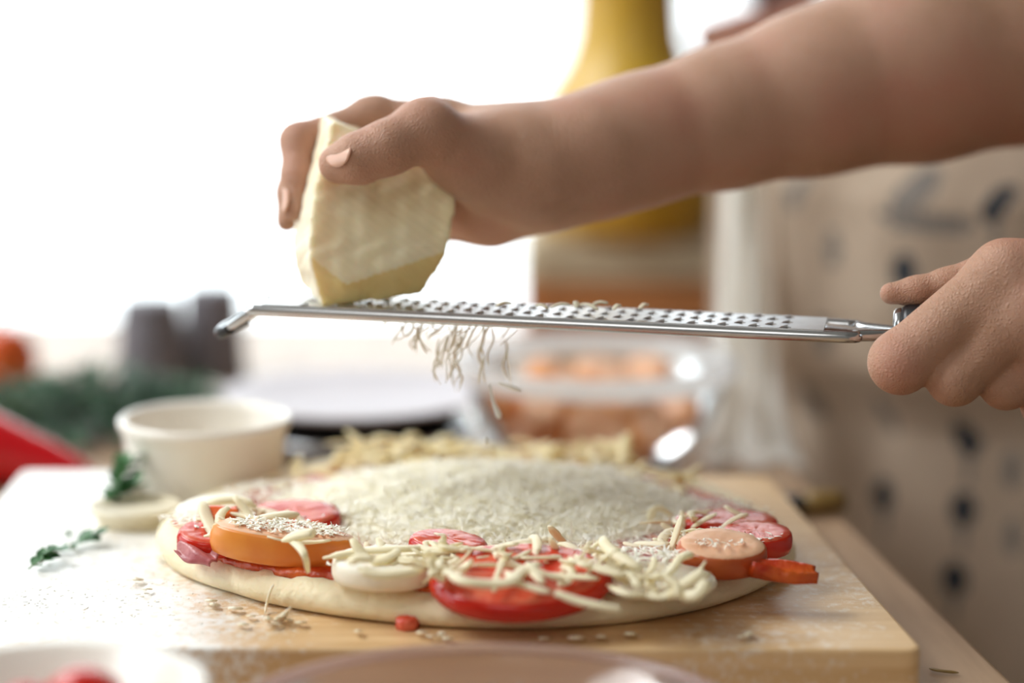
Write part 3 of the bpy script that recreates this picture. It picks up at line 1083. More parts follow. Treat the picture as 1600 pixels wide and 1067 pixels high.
# ---- thick mozzarella shreds, each its own object
def shred_variant(i):
    r = random.Random(100 + i)
    L = r.uniform(0.011, 0.024)
    n = 9
    c1, c2 = r.choice((r.uniform(-1.5, 1.5), r.uniform(-3.4, 3.4))), r.uniform(-1.6, 1.8)
    pts, yaw, pit = [np.zeros(3)], 0.0, r.uniform(-0.2, 0.2)
    for k in range(n - 1):
        yaw += c1 / n + r.uniform(-0.2, 0.2)
        pit += c2 / n * 0.6
        st = L / (n - 1)
        pts.append(pts[-1] + st * np.array([math.cos(yaw) * math.cos(pit), math.sin(yaw) * math.cos(pit), math.sin(pit)]))
    pts = np.array(pts)
    pts -= pts.mean(0)
    w = r.uniform(0.0014, 0.0024)
    rr = w * np.array([0.6, 0.9, 1, 1.1, 1.05, 1, 1.0, 0.9, 0.55]) * np.array([r.uniform(.85, 1.15) for _ in range(9)])
    V, F = tube(pts, rr, 8, 0.42)
    me = bpy.data.meshes.new('cheese_shred')
    me.from_pydata([tuple(v) for v in V], [], F)
    me.materials.append(M['shred'])
    me.polygons.foreach_set('use_smooth', np.ones(len(me.polygons), dtype=bool))
    return me


SHM = [shred_variant(i) for i in range(24)]
SHY = []
for _m in SHM:
    _c = _m.copy()
    _c.materials[0] = M['shred_yellow']
    SHY.append(_c)


def put_shred(px, py, dz, yaw, tilt=(0, 0), scale=1.0, var=None, label=None, group='thick cheese shreds on the pizza'):
    o = bpy.data.objects.new('cheese_shred', SHM[rng.randrange(len(SHM))] if var is None else SHY[var - 1000])
    o.location = tuple(map(float, on(px, py, dz)))
    o.rotation_euler = (tilt[0], tilt[1], yaw)
    o.scale = (scale,) * 3
    COL.objects.link(o)
    return tag(o, label or 'pale yellow cheese shred strewn over the pizza', 'cheese shred', group)


def heap(n, x0, x1, w0, w1, hmax, s, tl, lab, grp):
    """shreds piled between world depths w0..w1 on the back of the pizza"""
    for _ in range(n):
        wy = rng.uniform(w0, w1)
        x = (rng.uniform(x0, x1) - 800) / FPX * (wy * 0.985 + 0.037)
        e = (x - PC[0]) ** 2 + (wy - PC[1]) ** 2
        o = put_shred(800, 800, 0, rng.uniform(0, 6.28), (rng.gauss(0, tl), rng.gauss(0, tl)), rng.uniform(*s), rng.randrange(len(SHM)) + 1000, lab, grp)
        o.location = (x, wy, TOP + hmax * rng.uniform(0.1, 1.0))


def shreds_in(n, x0, x1, y0, y1, dz0, dz1, s=(0.8, 1.2), tl=0.25, follow=False, lab=None, grp=None):
    for _ in range(n):
        px, py = rng.uniform(x0, x1), rng.uniform(y0, y1)
        dz = rng.uniform(dz0, dz1)
        if follow:
            w = on(px, py)
            dz = float(mound_h(w[0], w[1])) + rng.uniform(0.0, 0.0022)
        put_shred(px, py, dz, rng.uniform(0, 6.28), (rng.gauss(0, tl), rng.gauss(0, tl)), rng.uniform(*s), None, lab, grp)


shreds_in(66, 680, 975, 856, 900, 0.006, 0.012, (0.8, 1.15), lab='thick pale shred in the tangle above the large tomato slice', grp='thick shreds above the large tomato slice')
shreds_in(20, 560, 720, 850, 880, 0.008, 0.011, (0.7, 1.0), lab='thick pale shred in the row behind the front mushroom slice', grp='thick shreds behind the front mushroom slice')
shreds_in(12, 960, 1085, 892, 915, 0.006, 0.009, (0.7, 1.0), 0.3, lab='thick pale shred strewn on the thin mushroom slice', grp='thick shreds on the thin mushroom slice')
heap(80, 535, 695, 0.945, 0.985, 0.0062, (0.8, 1.25), 0.25, 'thick yellow shred in the heap over the rear orange sausage slice', 'thick shreds heaped over the rear orange sausage slice')
heap(80, 690, 990, 0.945, 0.985, 0.0045, (0.8, 1.2), 0.22, 'thick yellow shred along the back edge of the pizza', 'thick shreds along the back edge of the pizza')
heap(5, 450, 540, 0.915, 0.955, 0.0050, (0.8, 1.2), 0.25, 'thick yellow shred at the back left shoulder of the pizza', 'thick shreds at the back left shoulder of the pizza')
heap(16, 960, 1070, 0.90, 0.94, 0.0045, (0.8, 1.2), 0.25, 'thick yellow shred at the back right shoulder of the pizza', 'thick shreds at the back right shoulder of the pizza')
shreds_in(18, 320, 500, 795, 845, 0.006, 0.011, (0.8, 1.3), 0.25, lab='thick pale shred strewn over the dark red tomato slice', grp='thick shreds over the dark red tomato slice')
shreds_in(10, 540, 1000, 830, 872, 0, 0, (0.7, 1.0), 0.2, True, lab='thick pale shred half sunk in the grated mound', grp='thick shreds half sunk in the grated mound')
shreds_in(14, 1050, 1190, 800, 845, 0.006, 0.009, (0.6, 0.9), lab='thick pale shred on the flat tomato slice at the right rim', grp='thick shreds on the flat tomato slice')
shreds_in(14, 980, 1100, 800, 875, 0.004, 0.008, (0.7, 1.0), lab='thick pale shred at the right foot of the grated mound', grp='thick shreds at the right foot of the grated mound')


def strand(pts, w, name, m, label, cat, group=None, flat=0.5, per=5, n=6, prof=None):
    path = catmull(pts, per)
    k = len(path)
    t = np.linspace(0, 1, k)
    pr = w * (np.clip(np.minimum(t, 1 - t) * 8, 0.35, 1) if prof is None else np.interp(t, np.linspace(0, 1, len(prof)), prof))
    c = path.mean(0)
    V, F = tube(path - c, pr, n, flat)
    o = mesh_obj(name, V, F, m, loc=c)
    return tag(o, label, cat, group)


# the shreds that stand out in front, each with its own look
def S3(seq, dz=0.0):
    return [on(px, py, z + dz) for px, py, z in seq]


strand(S3([(455, 842, .011), (466, 852, .012), (476, 868, .011), (482, 893, .004)]), 0.0023, 'cheese_shred', M['shred'], 'drooping pale shred hanging over the long orange sausage slice', 'cheese shred', 'thick cheese shreds on the pizza', prof=[.8, 1, .9, .7, .55, .7, .4])
strand(S3([(440, 845, .012), (462, 838, .0135), (490, 833, .015)]), 0.0030, 'cheese_shred', M['shred'], 'broad flat cheese flake standing above the long orange sausage slice', 'cheese shred', 'thick cheese shreds on the pizza', prof=[.3, .9, 1.2, 1.2, 1.0])
strand(S3([(505, 872, .009), (560, 862, .010), (620, 858, .011), (672, 856, .010)]), 0.0022, 'cheese_shred', M['shred'], 'long straight pale shred lying behind the white mushroom slice', 'cheese shred', 'thick cheese shreds on the pizza')
strand(S3([(560, 888, .011), (585, 897, .0095), (625, 896, .0095), (660, 890, .0095)]), 0.0030, 'cheese_shred', M['shred'], 'wide curved yellow shred lying on the white mushroom slice', 'cheese shred', 'thick cheese shreds on the pizza')
strand(S3([(545, 880, .013), (560, 872, .014), (585, 874, .0135)]), 0.0024, 'cheese_shred', M['shred'], 'short bent shred over the back of the white mushroom slice', 'cheese shred', 'thick cheese shreds on the pizza')
strand(S3([(672, 898, .010), (682, 890, .010), (690, 872, .010)]), 0.0020, 'cheese_shred', M['shred'], 'short upright shred between mushroom slice and large tomato slice', 'cheese shred', 'thick cheese shreds on the pizza')
strand(S3([(700, 893, .012), (725, 908, .012), (770, 912, .011), (805, 906, .012), (790, 893, .012)]), 0.0026, 'cheese_shred', M['shred'], 'loop of pale shred on top of the large tomato slice', 'cheese shred', 'thick cheese shreds on the pizza')
strand(S3([(868, 926, .008), (900, 938, .006), (935, 946, .005), (970, 952, .004)]), 0.0024, 'cheese_shred', M['shred'], 'long straight shred lying across the right of the large tomato slice', 'cheese shred', 'thick cheese shreds on the pizza', prof=[.8, 1, 1, .9, .7])
strand(S3([(800, 908, .011), (825, 916, .010), (862, 926, .009)]), 0.0018, 'cheese_shred', M['shred'], 'thin yellow shred in the middle of the large tomato slice', 'cheese shred', 'thick cheese shreds on the pizza')
strand(S3([(1075, 866, .012), (1062, 872, .012), (1052, 886, .010), (1040, 898, .009), (1010, 905, .008)]), 0.0021, 'cheese_shred', M['shred'], 'forked pale shred reaching up beside the brown sausage slice', 'cheese shred', 'thick cheese shreds on the pizza', prof=[1.2, 1, .8, .9, 1, .8])
strand(S3([(1100, 905, .010), (1098, 918, .008), (1085, 930, .006), (1060, 930, .005)]), 0.0022, 'cheese_shred', M['shred'], 'curled shred at the right end of the thin mushroom slice', 'cheese shred', 'thick cheese shreds on the pizza')
strand(S3([(950, 914, .006), (980, 928, .006), (1010, 930, .005), (1040, 936, .005)]), 0.0020, 'cheese_shred', M['shred'], 'wavy shred along the front of the thin mushroom slice', 'cheese shred', 'thick cheese shreds on the pizza')
strand(S3([(312, 792, .010), (340, 783, .012), (375, 782, .012), (400, 792, .010)]), 0.0030, 'cheese_shred', M['shred'], 'broad pale shred arching over the far left of the pizza', 'cheese shred', 'thick cheese shreds on the pizza')
strand(S3([(392, 816, .012), (430, 808, .013), (465, 803, .012)]), 0.0034, 'cheese_shred', M['shred'], 'wide greenish yellow shred bridging the dark red tomato slice', 'cheese shred', 'thick cheese shreds on the pizza')
strand(S3([(425, 806, .011), (440, 820, .011), (462, 836, .009)]), 0.0026, 'cheese_shred', M['shred'], 'slanting shred in front of the dark red tomato slice', 'cheese shred', 'thick cheese shreds on the pizza')
strand(S3([(318, 838, .008), (345, 832, .009), (372, 826, .009), (385, 822, .009)]), 0.0018, 'cheese_shred', M['shred'], 'narrow shred lying over the small red tomato slice', 'cheese shred', 'thick cheese shreds on the pizza')
strand(S3([(380, 840, .010), (374, 822, .013), (368, 812, .014)]), 0.0022, 'cheese_shred', M['shred'], 'stubby upright shred left of the long orange sausage slice', 'cheese shred', 'thick cheese shreds on the pizza')


def bstrand(seq, w, label, group='cheese crumbs on the board', flat=0.4, m='strand'):
    return strand([B(px, py, BOARD_Z + z) for px, py, z in seq], w, 'cheese_crumb', M[m], label, 'cheese crumb', group, flat)


strand([B(428, 912, BOARD_Z + .0105), B(422, 925, BOARD_Z + .0075), B(417, 943, BOARD_Z + .003), B(414, 958, BOARD_Z + .001)], 0.0010, 'cheese_strand', M['strand'], 'fine cheese strand hanging off the front left edge of the dough', 'cheese strand')
for i, (px, py, L, a) in enumerate([(392, 962, 14, .2), (420, 966, 18, 1.0), (440, 962, 22, 2.2), (452, 968, 16, .7), (470, 972, 18, .1), (432, 974, 14, 2.7), (380, 975, 16, .2), (368, 950, 20, .2),
                                    (330, 938, 16, .1), (335, 944, 10, .4), (660, 988, 14, .1), (675, 994, 18, .3), (690, 990, 12, 1.9), (700, 997, 14, .2), (1160, 994, 16, .2), (1170, 990, 12, 2.0),
                                    (560, 986, 10, .3), (850, 997, 16, 0.1), (900, 996, 22, .05), (940, 994, 12, .4), (985, 990, 14, .2), (250, 870, 12, .3), (215, 905, 14, .2), (230, 920, 16, .1), (1245, 890, 16, .4)]):
    s = L / 2
    bstrand([(px - s * math.cos(a), py - 0.25 * s * math.sin(a), .0012), (px, py, .0022 + (.002 if i in (2, 1) else 0)), (px + s * math.cos(a), py + 0.25 * s * math.sin(a), .0011)], rng.uniform(.0007, .0016), 'small pale cheese crumb lying on the floured board')
strand([B(436, 968, BOARD_Z + .001), B(447, 958, BOARD_Z + .004), B(455, 948, BOARD_Z + .0065)], 0.0020, 'cheese_crumb', M['strand'], 'torn cheese flake standing on the board in front of the dough', 'cheese crumb', 'cheese crumbs on the board', prof=[1.2, 1, .8, .5, .2])
td = MB().add(*lathe([(0, 0), (.0036, 0), (.0042, .0012), (.0040, .0036), (.0030, .0044), (0, .0046)], 7))
o = td.obj('tomato_dice', [M['tomato']], loc=B(636, 982))
tag(o, 'small red tomato cube on the board before the dough', 'tomato piece')

# flour: grains too small to count
V = []
Vf, Qf, n0 = [], [], 0


def flour_fn(N, r):
    x = -0.2 + 0.14 * r.beta(1.2, 1.6, N)
    y = r.uniform(0.758, 0.97, N)
    ok = np.hypot(x - PC[0], y - PC[1]) > rad_at(np.arctan2(y - PC[1], x - PC[0])) + 0.004
    x = np.where(ok, x, -0.19)
    return x, y, np.full(N, BOARD_Z + 0.0002)


v, q = shred_batch(1500, flour_fn, (0.0004, 0.0022), (0.0002, 0.0005), 0.0, 21)
v[:, 2] = BOARD_Z + np.clip((v[:, 2] - BOARD_Z) * 0.4, 0.00002, 0.00025)
fl = quad_mesh('flour', v, q, M['fine'])
tag(fl, 'white flour grains and tiny crumbs scattered on the left of the board', 'flour')
fl['kind'] = 'stuff'

# ================================================================== GRATER
GL = P(425, 466, 0.886)
GR = P(1290, 506, 0.851)
gu = GR - GL
GLEN = float(np.linalg.norm(gu))
gu /= GLEN
gn = np.array([0, 0, 1.0])
gw = np.cross(gn, gu)
gw /= np.linalg.norm(gw)          # away from the camera
gn = np.cross(gu, gw)
gr = empty('grater', GL, 'long narrow steel grater held level above the pizza', 'grater')
gr.rotation_euler = Matrix(np.array([gu, gw, gn]).T.tolist()).to_euler()
HWD = 0.0135
# blade with real holes, cells in staggered rows
rows, per = 5, 0.0108
rw = 2 * HWD / rows
V, F, teeth = [], [], []
vid = {}


def vert(p):
    V.append(p)
    return len(V) - 1


ncol = int((GLEN - 0.012) / per)
x_start = 0.010
for rI in range(rows):
    y0, y1 = -HWD + rI * rw, -HWD + (rI + 1) * rw
    off = 0.5 * per if rI % 2 else 0.0
    xs = x_start + off
    F.append(tuple(vert((x, y, 0)) for x, y in ((0, y0), (xs, y0), (xs, y1), (0, y1))))
    nc = ncol - (1 if rI % 2 else 0)
    for c in range(nc):
        xa, xb = xs + c * per, xs + (c + 1) * per
        cx, cy = (xa + xb) / 2, (y0 + y1) / 2
        R = [(xa, y0), (cx, y0), (xb, y0), (xb, cy), (xb, y1), (cx, y1), (xa, y1), (xa, cy)]
        Hh = [(cx + 0.0021 * math.cos(math.pi * 2 * (k - 3) / 8 - math.pi / 4 + math.pi / 2 * 0) * 1.0, cy + 0.0016 * math.sin(2 * math.pi * (k - 3) / 8 - math.pi / 4)) for k in range(8)]
        ang_ = [math.atan2(b - cy, a - cx) for a, b in R]
        Hh = [(cx + 0.0021 * math.cos(t), cy + 0.0017 * math.sin(t)) for t in ang_]
        a_ = [vert((*p, 0)) for p in R]
        b_ = [vert((*p, 0)) for p in Hh]
        for k in range(8):
            k2 = (k + 1) % 8
            F.append((a_[k], a_[k2], b_[k2], b_[k]))
        teeth.append((cx, cy))
    xe = xs + nc * per
    F.append(tuple(vert((x, y, 0)) for x, y in ((xe, y0), (GLEN, y0), (GLEN, y1), (xe, y1))))
bl = mesh_obj('blade', np.array(V), F, M['blade'], gr, smooth=False)
sm = bl.modifiers.new('thickness', 'SOLIDIFY')
sm.thickness = 0.0005
sm.offset = -1
# raised cutting teeth: a scooped lip over each hole
tv, tf = [], []
for i, (x, hgt) in enumerate(((-0.0021, 0.0000), (-0.0010, 0.0005), (0.0002, 0.0008), (0.0008, 0.0009))):
    for j in range(5):
        t = -1 + j / 2
        tv.append((x, 0.0017 * t * (1 - 0.1 * i), hgt * (1 - 0.75 * t * t) + 0.00005))
for i in range(3):
    for j in range(4):
        a = i * 5 + j
        tf.append((a, a + 5, a + 6, a + 1))
tv2 = [(a, b, c - 0.00022) for a, b, c in tv]
tf2 = [tuple(x + len(tv) for x in reversed(f)) for f in tf]
tooth_me = bpy.data.meshes.new('tooth')
tooth_me.from_pydata(tv + tv2, [], tf + tf2)
tooth_me.materials.append(M['blade'])
tooth_me.polygons.foreach_set('use_smooth', np.ones(len(tooth_me.polygons), dtype=bool))
for cx, cy in teeth:
    t = bpy.data.objects.new('tooth', tooth_me)
    t.location = (cx, cy, 0)
    t.parent = gr
    COL.objects.link(t)
# frame of two round rods that dip and join at the tip
RZ = -0.0022
rr = 0.0021
path = [(GLEN + 0.026, -0.0030, RZ), (GLEN + 0.012, -0.0085, RZ), (GLEN, -HWD, RZ), (GLEN * 0.5, -HWD, RZ), (0.004, -HWD, RZ), (-0.004, -HWD + .001, RZ - 0.0012), (-0.0125, -HWD + .003, RZ - 0.0066), (-0.0165, -HWD + .006, RZ - 0.0088),
        (-0.0178, 0, RZ - 0.0094), (-0.0165, HWD - .006, RZ - 0.0088), (-0.0125, HWD - .003, RZ - 0.0066), (-0.004, HWD - .001, RZ - 0.0012), (0.004, HWD, RZ), (GLEN * 0.5, HWD, RZ), (GLEN, HWD, RZ), (GLEN + 0.012, 0.0085, RZ), (GLEN + 0.026, 0.0030, RZ)]
# straight rods, so only smooth the bends
pp = catmull(path, 6)
V, F = tube(pp, rr, 12)
mesh_obj('rod_frame', V, F, M['steel'], gr)
# side flanges of the blade folded over the rods
fb = MB()
fb.box((0.002, -HWD - 0.0006, -0.0018), (GLEN, -HWD + 0.0002, 0.0001)).box((0.002, HWD - 0.0002, -0.0018), (GLEN, HWD + 0.0006, 0.0001))
fb.obj('flange', M['blade'], gr, smooth=False)
fp = catmull([(-0.0118, -HWD + .0030, RZ - 0.0066), (-0.0160, -HWD + .0060, RZ - 0.0090), (-0.0180, 0, RZ - 0.0098), (-0.0160, HWD - .0060, RZ - 0.0090), (-0.0118, HWD - .0030, RZ - 0.0066)], 6)
V, F = tube(fp, 0.0025, 10, 1.0)
fo = mesh_obj('rubber_foot', V + np.array([-0.0008, 0, -0.0010]), F, M['black'], gr)
fo['label'] = 'black rubber foot'
# tang, ferrule, black handle
tg = catmull([(GLEN - 0.002, 0, RZ + 0.0004), (GLEN + 0.012, 0, RZ), (GLEN + 0.030, 0, RZ)], 5)
V, F = tube(tg, np.linspace(0.011, 0.0042, len(tg)), 12, 0.16)
mesh_obj('tang', V, F, M['steel'], gr)
Vh, Fh = lathe([(0, 0), (0.0050, 0), (0.0056, 0.0008), (0.0060, 0.0024), (0.0056, 0.0030), (0, 0.0030)], 20)
Vh = np.column_stack([Vh[:, 2] + GLEN + 0.0235, Vh[:, 0] * 1.2, Vh[:, 1] * 1.1 + 0.0004])
mesh_obj('ferrule', Vh, Fh, M['steel'], gr)
Vh, Fh = lathe([(0, 0), (0.0066, 0), (0.0078, 0.002), (0.0082, 0.015), (0.0088, 0.045), (0.0085, 0.08), (0.0078, 0.108), (0.005, 0.113), (0, 0.114)], 24)
Vh = np.column_stack([Vh[:, 2] + GLEN + 0.0262, Vh[:, 0] * 1.15, Vh[:, 1] + 0.0004])
hd = mesh_obj('handle', Vh, Fh, M['black'], gr)
hd['label'] = 'black handle'


def G(s, w, n):
    return GL + gu * s + gw * w + gn * n


# shavings that cling to the top of the grater
for i, (s, w, yaw_, L) in enumerate(((0.108, -0.006, 0.4, .008), (0.113, -0.002, 1.8, .007), (0.118, -0.005, 2.6, .009), (0.121, 0.002, 0.1, .006), (0.128, -0.004, 1.2, .005), (0.088, -0.009, 0.5, .006), (0.102, -0.010, 2.9, .005), (0.137, 0.001, 1.0, .005))):
    c = G(s, w, 0.0026)
    d_ = (gu * math.cos(yaw_) + gw * math.sin(yaw_)) * L / 2
    strand([c - d_, c + gn * 0.0012, c + d_ + gn * 0.0008], 0.0011, 'cheese_shaving', M['strand'], 'white cheese shaving clinging to the teeth on top of the grater', 'cheese shaving', 'shavings on top of the grater', 0.5)

# ---- strands hanging below the grater (traced in place under the blade)
ST = [[(655, 493), (640, 500), (625, 515), (612, 538)], [(600, 492), (604, 500), (598, 506)], [(545, 486), (552, 492), (546, 500)],
      [(672, 494), (660, 505), (652, 520), (650, 535), (645, 548)],
      [(700, 496), (690, 510), (676, 520), (668, 528)], [(640, 494), (646, 508), (640, 520), (630, 525)], [(702, 498), (712, 510), (705, 518)],
      [(715, 498), (708, 515), (700, 530), (696, 545), (690, 552)], [(700, 520), (694, 545), (690, 560), (690, 575)],
      [(712, 515), (705, 535), (700, 555), (705, 575), (706, 590), (712, 612)], [(690, 545), (682, 560), (678, 572), (680, 596)],
      [(720, 530), (712, 548), (708, 570), (700, 592)], [(752, 500), (740, 515), (733, 530), (726, 545)], [(770, 500), (758, 520), (752, 540), (756, 558)],
      [(800, 502), (792, 516), (783, 528)], [(790, 530), (792, 548), (786, 570), (793, 592)], [(756, 558), (750, 580), (748, 600)],
      [(735, 505), (728, 520), (722, 532), (715, 542)], [(668, 498), (676, 508), (684, 518)], [(654, 520), (660, 540), (668, 552)],
      [(757, 504), (755, 530), (748, 552), (752, 572)], [(640, 497), (632, 507), (628, 520)]]
for i, s in enumerate(ST):
    dd = 0.884 - 0.00004 * (s[0][0] - 560) + rng.uniform(-0.008, 0.006)
    lab = 'thin curly strand of grated cheese hanging below the grater'
    strand([P(px, py, dd + 0.0006 * k) for k, (px, py) in enumerate(s)], rng.uniform(.0006, .0010), 'cheese_strand', M['strand'], lab, 'cheese strand', 'cheese strands hanging under the grater', 0.5)
for i, s in enumerate(ST[3:] + ST[3:12]):
    jx, jy = rng.gauss(4, 13), rng.uniform(-3, 12)
    wa, wf, wp = rng.uniform(3, 9), rng.uniform(1.2, 3.0), rng.uniform(0, 6)
    s = [(px + wa * math.sin(wf * k + wp), py) for k, (px, py) in enumerate(s)]
    dd = 0.884 - 0.00004 * (s[0][0] - 560) + rng.uniform(-0.010, 0.008)
    strand([P(px + jx, max(py + jy, 497), dd + 0.0006 * k) for k, (px, py) in enumerate(s)], rng.uniform(.0003, .0006), 'cheese_strand', M['strand'], 'thin curly strand of grated cheese hanging below the grater', 'cheese strand', 'cheese strands hanging under the grater', 0.5)
strand([P(765, 600, .876), P(770, 625, .876), P(778, 645, .876), P(781, 654, .876)], 0.0015, 'falling_cheese_strand', M['fine'], 'white drop-shaped cheese strand falling in front of the glass bowl', 'cheese strand', prof=[.3, .45, .6, 1.0, 1.1, .5])
strand([P(778, 598, .879), P(795, 603, .878), P(813, 610, .876)], 0.0016, 'falling_cheese_strand', M['fine'], 'flat white cheese flake falling before the rim of the glass bowl', 'cheese strand', prof=[.3, .6, .8, 1.0, .5])
strand([P(759, 682, .880), P(760, 688, .880), P(760, 694, .880)], 0.0008, 'falling_cheese_strand', M['fine'], 'tiny white cheese crumb falling above the grated mound', 'cheese strand')

# ================================================================== CHEESE WEDGE
import bmesh
CIN = P(600, 340, .890)


def plane3(a, b, c, off=0.0):
    a, b, c = P(*a), P(*b), P(*c)
    n = np.cross(b - a, c - a)
    n /= np.linalg.norm(n)
    if n @ (CIN - a) > 0:
        n = -n
    return n, float(n @ a) + off


BD = np.array([-0.18, 0.98, 0.0])


def edge_plane(a, b, lean=(0, 0, 0)):
    a, b = P(*a), P(*b)
    n = np.cross(b - a, BD + np.array(lean))
    n /= np.linalg.norm(n)
    if n @ (CIN - a) > 0:
        n = -n
    return n, float(n @ a)


fn_, fd_ = plane3((497, 252, .8725), (484, 402, .8695), (711, 325, .884))
pls = [((fn_, fd_), 0),
       ((-fn_, -(fd_ - 0.031)), 0),
       (plane3((519, 190, .8735), (489, 300, .8715), (462, 330, .9000)), 2),
       (plane3((489, 300, .8715), (482, 410, .8695), (457, 356, .9000)), 2),
       (plane3((482, 400, .8695), (505, 482, .872), (477, 450, .8930)), 2),
       (edge_plane((519, 189, .8735), (708, 266, .884)), 0),
       (edge_plane((709, 272, .884), (713, 318, .884)), 0),
       (edge_plane((713, 318, .884), (693, 408, .883)), 0),
       (edge_plane((693, 408, .883), (658, 463, .885)), 1),
       (plane3((482, 401, .8695), (549, 449, .8725), (512, 486, .8735)), 1),
       (plane3((540, 449, .8725), (694, 408, .8835), (625, 465, .8830)), 1)]
un = np.cross(gu, gw)
un2 = un + gw * -0.16
un2 /= np.linalg.norm(un2)
pls.append(((-un2, float(-un2 @ (GL + un * 0.0006))), 1))
lo_ = np.array([P(440, 490, .86)[0], P(500, 300, .862)[1], P(500, 490, .87)[2] - .004])
hi_ = np.array([P(730, 300, .92)[0], P(500, 300, .862)[1] + .075, P(500, 180, .87)[2] + .004])
ws = SDF(lo_, hi_, 0.0008)
_, X, Y, Z = ws._sub(lo_, hi_ + 0.01)
Dm = None
for (n_, d_), _k in pls:
    q = X * n_[0] + Y * n_[1] + Z * n_[2] - d_
    if Dm is None:
        Dm = q
    else:
        k_ = 0.0013
        h_ = np.clip(0.5 + 0.5 * (q - Dm) / k_, 0, 1)
        Dm = Dm * (1 - h_) + q * h_ + k_ * h_ * (1 - h_)
# hand-cut unevenness
Dm = Dm + 0.00035 * np.sin(X * 420 + 2 * np.sin(Z * 300)) * np.cos(Z * 360 + Y * 200) + 0.0002 * np.sin(X * 1100 + Z * 900) * np.sin(Y * 1000 + Z * 700)
ws.F = Dm.astype(np.float32)
V, Q = ws.mesh()
cq = V[Q].mean(1)
val = np.stack([cq @ p[0][0] - p[0][1] for p in pls], 1)
wm = np.array([p[1] for p in pls])[val.argmax(1)]
cc = V.mean(0)
ch = quad_mesh('cheese_wedge', V - cc, Q, M['cheese'])
ch.location = tuple(map(float, cc))
ch.data.materials.append(M['cheese_cut'])
ch.data.materials.append(M['rind'])
ch.data.polygons.foreach_set('material_index', wm.astype(np.int32))
tag(ch, 'pale yellow wedge of hard cheese pressed on the grater by a hand', 'cheese')

# ================================================================== THE COOK
cook = empty('person', (0.28, 1.16, 0), 'person in a beige printed apron grating cheese with both hands', 'person')
parts = []


def m3(n, d=0.88):
    return n * d / FPX


# --- right hand: presses the cheese, seen from the thumb side
s = SDF((-0.105, 0.835, 1.000), (0.335, 1.060, 1.200), 0.00115)
# forearm (two strands side by side in depth, blended)
fa = [(845, 264, .905, 90), (925, 243, .912, 93), (1000, 219, .920, 96), (1130, 184, .930, 104), (1270, 145, .938, 122), (1440, 94, .948, 152), (1600, 44, .958, 172), (1850, -30, .975, 175)]
for i in range(len(fa) - 1):
    a, b = fa[i], fa[i + 1]
    for off in (-0.006, 0.010):
        s.cone(P(a[0], a[1], a[2] + off), P(b[0], b[1], b[2] + off), m3(a[3], a[2]), m3(b[3], b[2]), 0.008)
# flexor bulk under the elbow end
s.chain([P(1290, 205, .952), P(1450, 165, .968), P(1650, 120, .985)], [m3(66), m3(82), m3(92)], 0.006)
# heel of the hand, thenar and hypothenar
s.cone(P(845, 262, .905), P(775, 255, .902), m3(88), m3(84), 0.010)
s.cone(P(845, 280, .916), P(765, 318, .922), m3(76), m3(64), 0.008)
s.cone(P(765, 318, .922), P(700, 330, .934), m3(66), m3(52), 0.008)
s.cone(P(800, 240, .895), P(722, 240, .888), m3(64), m3(58), 0.008)
s.cone(P(735, 250, .886), P(664, 204, .8685), m3(60), m3(46), 0.007)
# thumb
s.cone(P(664, 204, .8685), P(604, 231, .8615), m3(47), m3(40), 0.005)
s.cone(P(606, 231, .8615), P(560, 247, .8610), m3(40), m3(38), 0.004)
s.cone(P(560, 248, .8610), P(528, 256, .8640), m3(37), m3(30), 0.004)
s.cone(P(660, 182, .876), P(676, 178, .876), m3(27), m3(27), 0.005)
# back of the hand
s.cone(P(815, 232, .908), P(690, 200, .915), m3(62), m3(44), 0.010)
s.cone(P(690, 198, .914), P(588, 186, .914), m3(44), m3(33), 0.006)
s.cone(P(800, 235, .925), P(600, 196, .932), m3(60), m3(36), 0.010)
s.cone(P(790, 260, .940), P(625, 225, .950), m3(55), m3(35), 0.008)
s.cone(P(770, 300, .945), P(650, 262, .964), m3(48), m3(32), 0.008)
# index finger over the back, tip down on the left side of the cheese
s.cone(P(588, 184, .914), P(466, 220, .902), m3(33), m3(27.5), 0.004)
s.chain([P(466, 220, .902), P(464, 275, .8965), P(461, 328, .8925)], [m3(28), m3(24), m3(18)], 0.0035)
s.cone(P(585, 176, .912), P(572, 176, .912), m3(22), m3(22), 0.005)
# middle, ring and little finger behind the cheese
s.cone(P(594, 194, .932), P(470, 240, .922), m3(34), m3(28), 0.0025)
s.chain([P(470, 240, .922), P(455, 300, .917), P(448, 346, .913)], [m3(27), m3(23), m3(17)], 0.003)
s.cone(P(620, 222, .950), P(490, 270, .944), m3(33), m3(27), 0.0025)
s.chain([P(490, 270, .944), P(478, 340, .938), P(490, 385, .926)], [m3(26), m3(23), m3(18)], 0.003)
s.cone(P(645, 258, .964), P(545, 310, .962), m3(29), m3(24), 0.0025)
s.chain([P(545, 310, .962), P(535, 360, .952), P(540, 400, .938)], [m3(23), m3(20), m3(16)], 0.003)
V1, Q1 = s.mesh()
# --- left hand: fist round the grater handle
s = SDF((0.118, 0.785, 0.950), (0.335, 0.905, 1.085), 0.00095)


def q3(n):
    return n * 0.836 / FPX


hx = G(GLEN + 0.06, 0, 0)
# index finger, in front of the handle
s.cone(P(1572, 432, .826), P(1407, 566, .8265), q3(52), q3(47), 0.004)
s.chain([P(1407, 566, .8265), P(1412, 566, .850), P(1440, 530, .866)], [q3(46), q3(40), q3(34)], 0.004)
# middle
s.cone(P(1612, 478, .823), P(1492, 590, .827), q3(52), q3(42), 0.0022)
s.chain([P(1492, 590, .827), P(1500, 580, .852), P(1520, 540, .867)], [q3(42), q3(38), q3(34)], 0.003)
